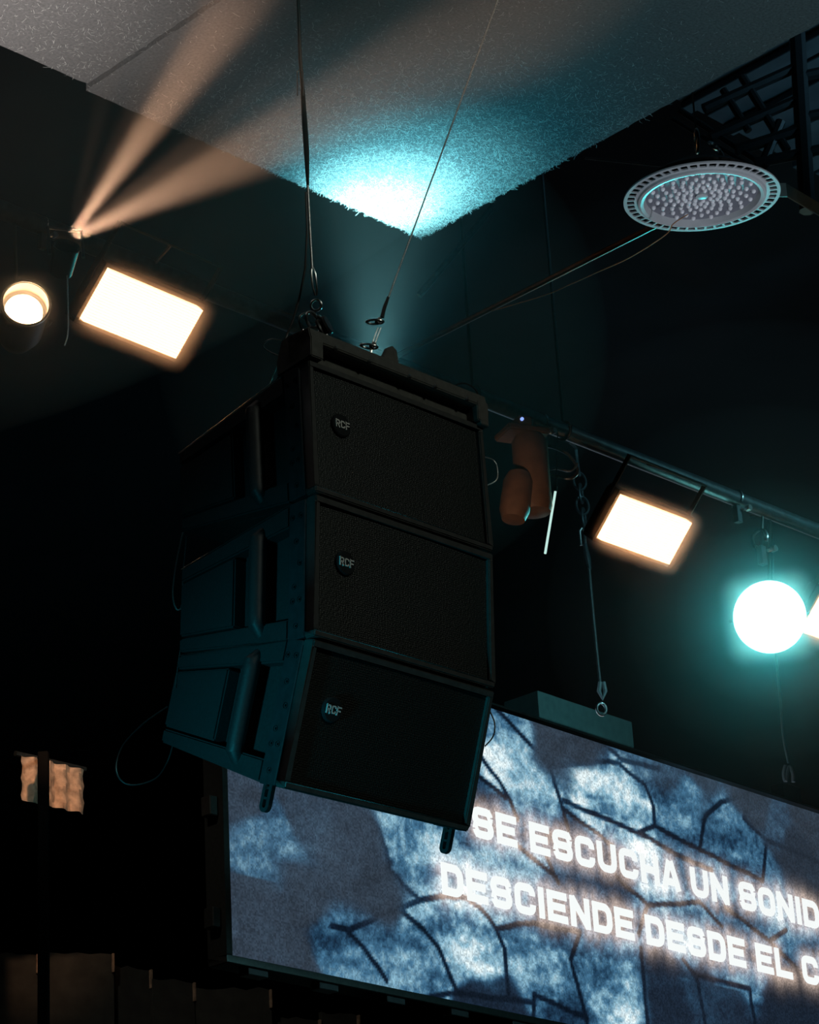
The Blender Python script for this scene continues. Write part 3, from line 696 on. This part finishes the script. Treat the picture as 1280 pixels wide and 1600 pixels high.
# moving head beside the speakers
mh = thing('moving_head', at(815, 690, 8.45), (0, 0, R(25)), 'brown-lit moving head lamp hanging from the pipe right of the speakers', 'stage light')
m = MB(); m.box((-.07, -.05, 0.02), (.09, .07, .045)); m.build('base', BRONZE, mh, .006, seg=2)
m = MB(); m.lathe([(.0, -.27), (.055, -.262), (.062, -.24), (.062, .0), (.05, .02), (0, .02)], 32, Matrix.Translation((.03, 0, 0))); m.build('arm', BRONZE, mh)
m = MB(); m.lathe([(0, -.10), (.04, -.095), (.052, -.06), (.052, .05), (.04, .08), (0, .085)], 28, Matrix.Translation((-.045, -.02, -.215)) @ Matrix.Rotation(R(12), 4, 'Y')); m.build('head', BRONZE, mh)
m = MB(); m.box((-.03, -.052, .045), (.02, .02, .075)); m.build('connector_box', BRONZE, mh, .003)
m = MB(); m.lathe([(.006, 0), (.006, .006), (0, .007)], 12, Matrix.Translation((-.02, -.052, .058)) @ Matrix.Rotation(PI / 2, 4, 'X')); m.build('status_light', emit('blue_status', (.25, .4, 1), 1.2), mh)
lamp('moving_head_fill', 'SPOT', at(700, 1000, 7.0), 30, (1, .58, .34), at(800, 770, 8.45), R(14), .6, .05)  # added unseen spot that warms the moving head

hang(mh, at(815, 690, 8.45) + Vector((.02, .02, .03)), pipe_at(830), .012, 'clamp_rod', PIPE)
tl = thing('tube_light', at(852, 865, 8.6), (0, 0, 0), 'thin pale glowing tube hanging between moving head and cable', 'tube light')
q0 = tl.location
MB().tube([(0, 0, 0), at(868, 768, 8.6) - q0], 0.0042, 8).build('tube', emit('pale_tube', (.6, .92, .84), .9), tl)
MB().tube([at(868, 768, 8.6) - q0, at(869, 760, 8.6) - q0], 0.006, 8).build('end_cap', PIPE, tl)

hang(tl, at(869, 761, 8.6), pipe_at(872), .0015, 'hanging_wire', RUBBER)
# cable tangle and hoist line to the screen
line3(sm([pipe_at(852), at(846, 735, 8.7), at(862, 742, 8.7), at(890, 748, 8.7), at(903, 735, 8.7), at(890, 712, 8.7), at(868, 700, 8.7), at(850, 696, 8.7)]), 0.006, 'cable_coil', PIPE, 'coiled dark cable under the pipe above the hoist line', 'cable')
line3(sm([pipe_at(856), at(846, 732, 8.68), at(868, 732, 8.68), at(892, 736, 8.68), at(903, 724, 8.68)]), 0.004, 'cable_coil', WIRE, 'thin cable strand inside the coiled dark cable', 'cable')
hl = thing('hoist_line', at(940, 1112, 12.6), (0, 0, 0), 'steel hoist line with hook and shackles holding the screen hanger', 'hoist')
b5 = hl.location.copy()
HY = 12.6
def H5(px, py): return at(px, py, HY) - b5
m = MB(); m.tube([H5(920, 880), H5(927, 960), H5(935, 1040), H5(938, 1068)], 0.0085, 10); m.build('rope', WIRE, hl)
m = MB(); m.tube([H5(914, 850), H5(918, 872), H5(922, 890)], [0.012, .018, .009], 10); m.build('upper_grip', PIPE, hl)
m = MB(); m.tube([H5(910, 825), H5(906, 830), H5(908, 852), H5(915, 852), H5(914, 830), H5(910, 825)], .007, 8); m.build('shackle', CHROME, hl)
for k in range(4):
    m = MB(); cx, cy = 906 + k * 2.2, 752 + k * 19
    m.torus(H5(cx, cy), (1, -.3, 0) if k % 2 else (.2, -1, .1), .032, .007, 18, 6, sx=1.6, ax=(0, 0, 1)); m.build('chain_link', PIPE, hl)
m = MB(); m.tube([H5(938, 1066), H5(936, 1080), H5(942, 1092), H5(946, 1080), H5(943, 1066)], .011, 8); m.build('hook', GREYP, hl)
m = MB(); m.torus(H5(940, 1108), (.3, -1, 0), .024, .0075, 20, 8, sx=1.3, ax=(0, 0, 1)); m.build('ring', CHROME, hl)
m = MB(); m.tube([H5(906, 745), H5(900, 700), at(890, 690, 9.5) - b5, Vector((-.3, 0, 7.58 - b5.z))], .008, 8); m.build('upper_rope', PIPE, hl)
h2 = thing('hoist_line', at(1232, 1215, 14.2), (0, 0, 0), 'thin hoist line with an open hook at the right below the round light', 'hoist')
b6 = h2.location.copy()
def H6(px, py): return at(px, py, 14.2) - b6
m = MB(); m.tube(sm([H6(1212, 1020), H6(1219, 1090), H6(1224, 1150), H6(1232, 1192)]), 0.007, 8); m.build('rope', GREYP, h2)
m = MB(); m.tube(sm([H6(1228, 1196), H6(1225, 1208), H6(1228, 1220), H6(1233, 1198), H6(1239, 1208), H6(1240, 1222)]), 0.011, 8); m.build('hook', GREYP, h2)
m = MB(); m.tube([H6(1212, 1020), H6(1205, 800), Vector((-.05, 0, 7.58 - b6.z))], 0.007, 8); m.build('upper_rope', PIPE, h2)

# ------------------------------------------------------------------ LED screen
SY = R(49.0); ES = Vector((math.cos(SY), math.sin(SY), 0)); NS = Vector((-math.sin(SY), math.cos(SY), 0))
SO = at(357, 1495, 11.4); SW, SH = 6.2, 1.55
def suv(px, py):
    d = ray(px, py); t = (SO - CAM).dot(NS) / d.dot(NS); p = CAM + d * t - SO; return (p.dot(ES), p.z)
scr = thing('led_screen', SO, (0, 0, SY), 'large LED screen showing blue cracked stone and white lettering', 'screen')
m = MB(); f = 0.035
m.box((-f, -.03, -f), (SW + f, .09, 0)); m.box((-f, -.03, SH), (SW + f, .09, SH + f * .4)); m.box((-f, -.03, 0), (0, .09, SH)); m.box((SW, -.03, 0), (SW + f, .09, SH))
m.build('frame', STEELB, scr, .004)
m = MB(); m.box((0, .012, 0), (SW, .08, SH)); m.build('cabinet_back', STEELB, scr)
for k in range(14):
    m = MB(); x = 0.1 + k * 0.44; m.box((x, -.02, -f - .03), (x + .12, .04, -f)); m.build('bottom_bracket', mat('bracket_grey', (.2, .18, .18), .35, .8), scr, .003)
for k, z in enumerate((.12, .62, 1.12)):
    m = MB(); m.box((-f - .05, .0, z), (-f, .06, z + .09)); m.build('side_latch', STEELB, scr, .004)
# lettering geometry
lines = [('SE ESCUCHA UN SONIDO', 1.690, 0.848), ('DESCIENDE DESDE EL CIELO', 1.436, 0.518)]
LW, LH, LG, LS = 0.152, 0.158, 0.0275, 0.075
letters = []; segs = []
for txt, x, y in lines:
    for ch in txt:
        if ch == ' ': x += LS; continue
        wd = 0.042 if ch == 'I' else LW
        letters.append([])
        for ln in glyph(ch, .25):
            if ch == 'I': pl = [(x + wd / 2, y + p[1] * LH) for p in ln]
            else: pl = [(x + p[0] * LW, y + p[1] * LH) for p in ln]
            letters[-1].append(pl); segs += list(zip(pl[:-1], pl[1:]))
        x += wd + LG
def seg_dist(P, A, B):
    A = np.array(A); B = np.array(B); d = B - A; t = np.clip(((P - A) @ d) / max(d @ d, 1e-12), 0, 1); return np.linalg.norm(P - A - t[:, None] * d, axis=1)
cracks = [
 [(778,1106),(838,1170),(862,1200),(879,1252),(891,1294)], [(862,1196),(946,1189),(969,1192),(1010,1226),(1023,1260),(1025,1290),(999,1301),(883,1249)],
 [(999,1301),(1077,1342),(1115,1359)], [(1025,1290),(1096,1327),(1194,1376)], [(1096,1327),(1104,1275),(1130,1252),(1167,1241),(1164,1279),(1201,1312),(1194,1376)],
 [(935,1155),(972,1185),(1032,1200)], [(1167,1279),(1175,1215)], [(757,1185),(781,1215),(800,1249),(811,1279)], [(751,1211),(792,1245)],
 [(800,1312),(871,1369),(875,1380)], [(856,1335),(871,1372)], [(965,1369),(1014,1414),(1096,1410),(1130,1447)], [(1014,1414),(1000,1460)],
 [(1137,1417),(1205,1470),(1250,1515)], [(1205,1470),(1232,1451)], [(559,1262),(590,1289),(606,1325),(611,1360),(633,1383),(658,1405)],
 [(658,1405),(692,1401),(731,1401),(754,1418),(777,1450),(791,1481),(797,1563)], [(658,1406),(551,1450),(520,1448)],
 [(631,1424),(664,1450),(688,1481),(705,1520),(717,1551)], [(543,1450),(570,1477),(594,1512),(606,1532)], [(779,1450),(809,1444),(837,1441),(905,1455)],
 [(909,1455),(894,1500),(905,1537),(920,1597)], [(1004,1481),(1014,1600)], [(1070,1500),(1092,1530),(1104,1600)], [(642,1560),(717,1551),(838,1567)],
 [(838,1552),(836,1600)], [(838,1552),(920,1590)], [(1175,1545),(1182,1600)], [(1175,1545),(1085,1522)], [(1201,1312),(1290,1350)], [(883,1262),(960,1320)], [(1250,1515),(1300,1560)]]
cells = [(940,1240,.98,0),(985,1262,.9,0),(800,1150,.62,0),(835,1230,.62,0),(690,1305,.72,0),(640,1300,.66,0),(745,1360,.6,0),(820,1345,.55,0),(1060,1448,.72,0),(1020,1440,.7,0),(735,1440,.9,0),(700,1425,.62,0),(762,1480,.8,0),
 (830,1490,.62,0),(850,1540,.62,0),(960,1500,.55,0),(965,1560,.8,0),(1180,1350,.5,0),(1070,1240,.45,0),(1060,1290,.45,0),(1145,1310,.5,0),(1145,1350,.42,0),(1200,1435,.6,0),(1120,1380,.55,0),(650,1470,.62,0),(690,1530,.6,0),(600,1480,.5,0),
 (530,1490,.45,0),(560,1530,.4,0),(470,1520,.25,1),(440,1300,.46,0.3),(400,1320,.42,.3),(470,1260,.3,.9),(560,1300,.24,1),(480,1400,.24,1),(400,1420,.26,1),(380,1250,.26,1),(400,1480,.26,1),(590,1400,.2,1),(540,1345,.3,1),(1040,1540,.12,.3),(1050,1590,.12,.3),(1240,1330,.14,.8),
 (1260,1275,.2,1),(900,1140,.2,1),(860,1150,.2,1),(950,1365,.2,0),(900,1330,.3,0),(1230,1570,.1,.3),(1250,1560,.1,.3),(740,1580,.12,.2),(800,1585,.15,.2),(880,1590,.3,0),(1110,1555,.18,.3),(1140,1580,.16,.3),(1090,1200,.25,.9),(1180,1240,.2,1),(1220,1290,.35,.6),(1000,1170,.4,.4),(1050,1195,.3,.6),
 (765,1195,.8,0),(760,1225,.35,0),(860,1400,.3,0),(940,1400,.3,0),(1130,1490,.5,0),(1240,1480,.5,0),(1160,1500,.5,0)]
step = 0.0105; nu, nv = int(SW / step), int(SH / step)
uu, vv = np.meshgrid(np.linspace(0, SW, nu + 1), np.linspace(0, SH, nv + 1), indexing='ij')
P = np.stack([uu.ravel(), vv.ravel()], 1)
wsum = np.zeros(len(P)); bri = np.zeros(len(P)); gry = np.zeros(len(P))
warp = 0.03 * np.sin(P[:, 0] * 9 + 3 * np.sin(P[:, 1] * 7)); Pw = P + np.stack([warp, np.roll(warp, 37)], 1)
for (cx, cy, b_, g_) in cells:
    q = np.array(suv(cx, cy)); d2 = ((Pw - q) ** 2).sum(1) + 1e-5; wt = d2 ** -3.2
    wsum += wt; bri += wt * b_; gry += wt * g_
bri /= wsum; gry /= wsum
def vnoise(P, sc, seed):
    rs_ = np.random.RandomState(seed); G = rs_.rand(64, 256); x = P[:, 0] * sc; y = P[:, 1] * sc
    i = np.floor(x).astype(int); j = np.floor(y).astype(int); fx = x - i; fy = y - j; fx = fx * fx * (3 - 2 * fx); fy = fy * fy * (3 - 2 * fy)
    g = lambda a, b: G[b % 64, a % 256]
    return (g(i, j) * (1 - fx) + g(i + 1, j) * fx) * (1 - fy) + (g(i, j + 1) * (1 - fx) + g(i + 1, j + 1) * fx) * fy
Ps = np.stack([P[:, 0] * 0.45 + P[:, 1] * .5, P[:, 1] * 1.2 - P[:, 0] * .3], 1)
nz = 0.45 * vnoise(Ps, 6, 1) + 0.3 * vnoise(Ps, 15, 2) + 0.25 * vnoise(P, 34, 3)
fine = vnoise(P, 70, 4)
nz = np.clip((nz - .5) * 1.7 + .5, 0, 1)
lum = np.clip(bri * (0.5 + 0.95 * nz) + 0.2 * (fine - .5) * np.clip(bri * 2, 0, 1), 0.02, 1.1)
cd = np.full(len(P), 9.0)
for c in cracks:
    pts = [np.array(suv(*p)) for p in c]
    jit = 0.012 * (vnoise(P, 9, 9) - .5)
    for a, b in zip(pts[:-1], pts[1:]): cd = np.minimum(cd, seg_dist(P + jit[:, None], a, b))
ck = np.clip((cd - 0.010) / 0.010, 0, 1); ck = ck * ck * (3 - 2 * ck)
ck = 1 - (1 - ck) * (0.92 - 0.75 * np.clip(gry, 0, 1))
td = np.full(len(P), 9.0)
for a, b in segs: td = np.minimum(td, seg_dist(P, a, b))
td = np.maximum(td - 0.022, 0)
def ramp(l):
    xs = [0, .15, .3, .5, .75, 1.1]
    r = np.interp(l, xs, [.002, .006, .016, .055, .25, .78]); g = np.interp(l, xs, [.004, .015, .055, .16, .46, .9]); b = np.interp(l, xs, [.008, .034, .11, .27, .58, .92])
    return np.stack([r, g, b], 1)
blue = ramp(lum * (0.1 + 0.9 * ck)); gcol = np.stack([.034 * np.ones(len(P)), .048 * np.ones(len(P)), .068 * np.ones(len(P))], 1) * (0.55 + 0.45 * (bri / .24) * (.6 + .8 * nz))[:, None] * (0.3 + .7 * ck)[:, None]
colr = blue * (1 - gry[:, None] * .85) + gcol * gry[:, None] * .85
gl = np.exp(-(td / 0.034) ** 1.2); colr = colr + gl[:, None] * np.array([.62, .47, .38]) * 0.75  # warm lens bloom around the letters, painted into the picture colours
dv = (np.arange((nu + 1) * (nv + 1))).reshape(nu + 1, nv + 1)
faces = np.stack([dv[:-1, :-1].ravel(), dv[1:, :-1].ravel(), dv[1:, 1:].ravel(), dv[:-1, 1:].ravel()], 1)
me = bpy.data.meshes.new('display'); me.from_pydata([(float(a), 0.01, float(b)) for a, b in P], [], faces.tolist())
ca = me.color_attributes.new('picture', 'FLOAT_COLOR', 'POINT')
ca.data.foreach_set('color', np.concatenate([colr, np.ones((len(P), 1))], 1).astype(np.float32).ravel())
dm = bpy.data.materials.new('screen_picture'); dm.use_nodes = True; nt = dm.node_tree; b = nt.nodes['Principled BSDF']
b.inputs['Base Color'].default_value = (.004, .004, .005, 1); b.inputs['Roughness'].default_value = .9; b.inputs['Specular IOR Level'].default_value = 0.05
vc = nt.nodes.new('ShaderNodeVertexColor'); vc.layer_name = 'picture'
tc = nt.nodes.new('ShaderNodeTexCoord'); sn = nt.nodes.new('ShaderNodeVectorMath'); sn.operation = 'SNAP'; sn.inputs[1].default_value = (.0085, 10, .0085)
wn = nt.nodes.new('ShaderNodeTexWhiteNoise'); mr = nt.nodes.new('ShaderNodeMapRange'); mr.inputs[3].default_value = .72; mr.inputs[4].default_value = 1.28
nt.links.new(tc.outputs['Object'], sn.inputs[0]); nt.links.new(sn.outputs[0], wn.inputs['Vector']); nt.links.new(wn.outputs['Value'], mr.inputs[0])
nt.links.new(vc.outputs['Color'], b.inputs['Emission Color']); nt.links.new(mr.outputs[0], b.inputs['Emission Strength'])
me.materials.append(dm); do = bpy.data.objects.new('display', me); COL.objects.link(do); do.parent = scr
for lt in letters:
    m = MB()
    for k, pl in enumerate(lt):
        stroke_mesh(m, pl, 1, lambda u, v, d: (u, d, v), 0.004 + (k % 5) * .0003, 0.0095, LW * .128)
    m.build('letter', emit('letter_white', (.93, .97, .96), 1.0), scr)

# screen hanger box
hb0 = at(874, 1101, 12.55)
hg = thing('screen_hanger', SO + ES * 2.62 + EZ * (SH + .015), (0, 0, SY), 'grey-green steel box on top of the screen under the hoist hook', 'hanger')
m = MB(); m.box((-.39, -.03, 0), (.39, .2, .145)); m.build('beam_box', GREEN, hg, .004)
m = MB(); m.box((-.05, .03, .145), (.05, .09, .165)); m.build('lug', GREEN, hg, .003)
hg2 = thing('screen_hanger', SO + ES * 4.55 + EZ * (SH + .015), (0, 0, SY), 'small dim steel bracket on the screen top near the right hook', 'hanger')
m = MB(); m.box((-.08, .03, 0), (.1, .12, .12)); m.build('bracket', STEELB, hg2, .004)

# ------------------------------------------------------------------ stage set boards, lower left
xs = [(-40, 60), (62, 178), (180, 236), (238, 304), (306, 424), (426, 500), (502, 560)]
tops = [1486, 1486, 1508, 1529, 1543, 1588, 1580]
names = ['tall brown backdrop board cut off by the left picture edge', 'tall brown backdrop board, second from the left picture edge', 'narrow brown backdrop board in the middle of the stepped row',
         'brown backdrop board left of the widest one in the stepped row', 'widest low brown backdrop board under the lower left screen corner', 'lowest brown backdrop board under the screen edge', 'short brown backdrop board furthest right, under the screen']
for (a, b), ty, lb_ in zip(xs, tops, names):
    Y = 12.2 + (a + 40) / 560 * .7
    p0 = at(a, ty, Y); p1 = at(b, ty + (b - a) * .06, Y + .1)
    wd = (Vector((p1.x, p1.y, 0)) - Vector((p0.x, p0.y, 0))); ln = wd.length
    t = thing('backdrop_board', (p0.x, p0.y, 0), (0, 0, math.atan2(wd.y, wd.x)), lb_, 'board', 'stepped backdrop boards')
    m = MB(); z = p0.z; n = 6
    prof = [(0, 0), (ln, 0), (ln, z - .01)] + [(ln * (1 - k / n), z + random.uniform(-.012, .006)) for k in range(1, n)] + [(0, z)]
    m.prism(prof, lambda u, v, a_: (u, a_, v), 0, .03); m.build('plank', BOARD, t, .002)
    m = MB(); m.box((ln - .012, -.02, z - .1), (ln, 0, z - .01)); m.build('lit_edge_strip', TAN, t, .002)  # pale strip added for the lit vertical edge of the board
lamp('backdrop_fill', 'SPOT', (-2.2, 9.0, 6.9), 50, (1.0, .95, .82), (-1.0, 12.4, 4.2), R(30), .8, .2)  # added unseen spot that brightens the board tops

# lit cloth panel with a post in front of it, far left
cp = thing('cloth_panel', at(34, 1180, 11.0), (0, 0, YAW), 'warm lit tan cloth panel at the far left, behind the dark post', 'cloth panel')
m = MB(); n = 24
hgt = 0.20; wdt = .34
for i in range(n + 1):
    for j in range(9):
        m.v.append((wdt * i / n, .01 * math.sin(i * 1.1) + .006 * math.sin(j * 2 + i), -hgt * j / 8))
for i in range(n):
    for j in range(8):
        a = i * 9 + j; m.f.append((a, a + 1, a + 10, a + 9))
m.build('cloth', TAN, cp)
MB().tube([(-.02, .02, .01), (wdt + .02, .02, .01)], .012, 8).build('rail', STEELB, cp)
po = at(68, 1240, 10.8)
m = MB(); m.box((-.022, -.022, 0), (.022, .022, at(68, 1176, 10.8).z)); m.box((-.06, -.06, 0), (.06, .06, .02))
o = m.build('steel_post', MATS['hole_black'], None, .003); o.location = (po.x, po.y, 0); tag(o, 'dark upright post in front of the warm lit cloth at far left', 'post')
hang(cp, at(68, 1186, 11.05), (po.x, po.y, at(68, 1186, 10.8).z), .01, 'bracket')
lamp('cloth_lamp', 'SPOT', at(80, 1215, 11.0) + Vector((.3, -1.2, .3)), 60, (1, .55, .32), at(82, 1218, 11.05), R(22), 1.0, .02)

# ------------------------------------------------------------------ haze: stage smoke in the beams, plus smoke added to imitate lens bloom
def haze_puff(c, rad, dens, g, label, rot=(0, 0, 0), power=2.0):
    """an even, rounded cloud of smoke"""
    m_ = bpy.data.materials.new('even_haze'); m_.use_nodes = True; nt = m_.node_tree; nt.nodes.clear()
    out = nt.nodes.new('ShaderNodeOutputMaterial'); v = nt.nodes.new('ShaderNodeVolumeScatter')
    v.inputs['Density'].default_value = dens; v.inputs['Color'].default_value = (1, 1, 1, 1); v.inputs['Anisotropy'].default_value = g; nt.links.new(v.outputs[0], out.inputs['Volume'])
    mb = MB(); n, k = 40, 24; f_ = lambda q: math.copysign(abs(q) ** (2 / power), q)
    for j in range(k + 1):
        for i in range(n):
            a = 2 * PI * i / n; b = PI * j / k
            mb.v.append((rad[0] * f_(math.sin(b)) * f_(math.cos(a)), rad[1] * f_(math.sin(b)) * f_(math.sin(a)), rad[2] * f_(math.cos(b))))
    for j in range(k):
        for i in range(n): mb.f.append((j * n + i, j * n + (i + 1) % n, (j + 1) * n + (i + 1) % n, (j + 1) * n + i))
    o = mb.build('haze', m_); o.location = c; o.rotation_euler = rot
    return tag(o, label, 'haze', None, 'stuff')
def haze_bank(c, rad, dens, g, label, rot=(0, 0, 0), half=None, power=2.0, color=(1, 1, 1), swirl=0.0):
    """smoke that thins out from the centre (or from a box of size half) to nothing at rad"""
    m_ = bpy.data.materials.new('halo_haze'); m_.use_nodes = True; nt = m_.node_tree; nt.nodes.clear(); N = nt.nodes.new; K_ = nt.links.new
    out = N('ShaderNodeOutputMaterial'); v = N('ShaderNodeVolumeScatter')
    v.inputs['Color'].default_value = (*color, 1); v.inputs['Anisotropy'].default_value = g
    tc = N('ShaderNodeTexCoord'); a = N('ShaderNodeVectorMath'); a.operation = 'ABSOLUTE'; K_(tc.outputs['Object'], a.inputs[0])
    sb = N('ShaderNodeVectorMath'); sb.operation = 'SUBTRACT'; sb.inputs[1].default_value = half or (0, 0, 0); K_(a.outputs[0], sb.inputs[0])
    mx = N('ShaderNodeVectorMath'); mx.operation = 'MAXIMUM'; mx.inputs[1].default_value = (0, 0, 0); K_(sb.outputs[0], mx.inputs[0])
    dv_ = N('ShaderNodeVectorMath'); dv_.operation = 'DIVIDE'; dv_.inputs[1].default_value = rad; K_(mx.outputs[0], dv_.inputs[0])
    ln = N('ShaderNodeVectorMath'); ln.operation = 'LENGTH'; K_(dv_.outputs[0], ln.inputs[0])
    mr = N('ShaderNodeMapRange'); mr.inputs[1].default_value = 1.0; mr.inputs[2].default_value = 0.0; K_(ln.outputs['Value'], mr.inputs[0])
    pw = N('ShaderNodeMath'); pw.operation = 'POWER'; pw.inputs[1].default_value = power; K_(mr.outputs[0], pw.inputs[0])
    mu = N('ShaderNodeMath'); mu.operation = 'MULTIPLY'; mu.inputs[1].default_value = dens; K_(pw.outputs[0], mu.inputs[0])
    if swirl:
        nz_ = N('ShaderNodeTexNoise'); nz_.inputs['Scale'].default_value = swirl; nz_.inputs['Detail'].default_value = 2; K_(tc.outputs['Object'], nz_.inputs['Vector'])
        r2 = N('ShaderNodeMapRange'); r2.inputs[1].default_value = .35; r2.inputs[2].default_value = .65; r2.inputs[3].default_value = .35; r2.inputs[4].default_value = 1.6; K_(nz_.outputs['Fac'], r2.inputs[0])
        m2 = N('ShaderNodeMath'); m2.operation = 'MULTIPLY'; K_(mu.outputs[0], m2.inputs[0]); K_(r2.outputs[0], m2.inputs[1]); mu = m2
    K_(mu.outputs[0], v.inputs['Density']); K_(v.outputs[0], out.inputs['Volume'])
    h = half or (0, 0, 0); b = [h[k] + rad[k] for k in range(3)]
    o = MB().box((-b[0], -b[1], -b[2]), (b[0], b[1], b[2])).build('haze', m_); o.location = c; o.rotation_euler = rot
    return tag(o, label, 'haze', None, 'stuff')
haze_puff((src + tgt(560, -60, 4.4)) / 2, (1.8, 0.55, 0.42), 0.06, 0.55, 'smoky haze in the warm beams at the upper left', (0, 0, R(-48)))
haze_puff((ts + atz(600, 300, PZ)) / 2 + Vector((0.0, 0.05, -0.1)), (0.62, 0.5, 0.7), 0.036, 0.2, 'teal lit haze behind the top of the speakers')
for k, (r_, d_) in enumerate(((1.2, .022), (.85, .03), (.55, .045), (.36, .07))):
    haze_puff(rc + (CAM - rc).normalized() * 0.12, (r_, r_ * .7, r_), d_, 0.3, ('widest faint', 'wide', 'inner', 'innermost dense')[k] + ' teal haze around the round light at the right')
haze_bank(rc + (CAM - rc).normalized() * 0.05, (.10, .10, .10), 8.0, 0.0, 'haze added for the soft glow in front of the round white light', c2.rotation_euler, (.10, .10, .02), 1.8)  # smoke added to soften the edge of the bright disc
for L_, lb_ in ((pa, 'the left rectangular light'), (pb, 'the middle right rectangular light'), (pc, 'the rectangular light at the right edge')):
    Ml = Matrix.Translation(L_.location) @ L_.rotation_euler.to_matrix().to_4x4()
    haze_bank(Ml @ Vector((.196, -.022, -.092)), (.062, .055, .062), 16.0, 0.0, 'haze added for the lens glow around ' + lb_, L_.rotation_euler, (.188, .012, .084), 2.0)  # smoke added to imitate the orange lens bloom
haze_bank(lc + (CAM - lc).normalized() * 0.03, (.14, .14, .14), 9.0, 0.2, 'haze added for the warm glow around the round can light')  # smoke added as a halo for the can light
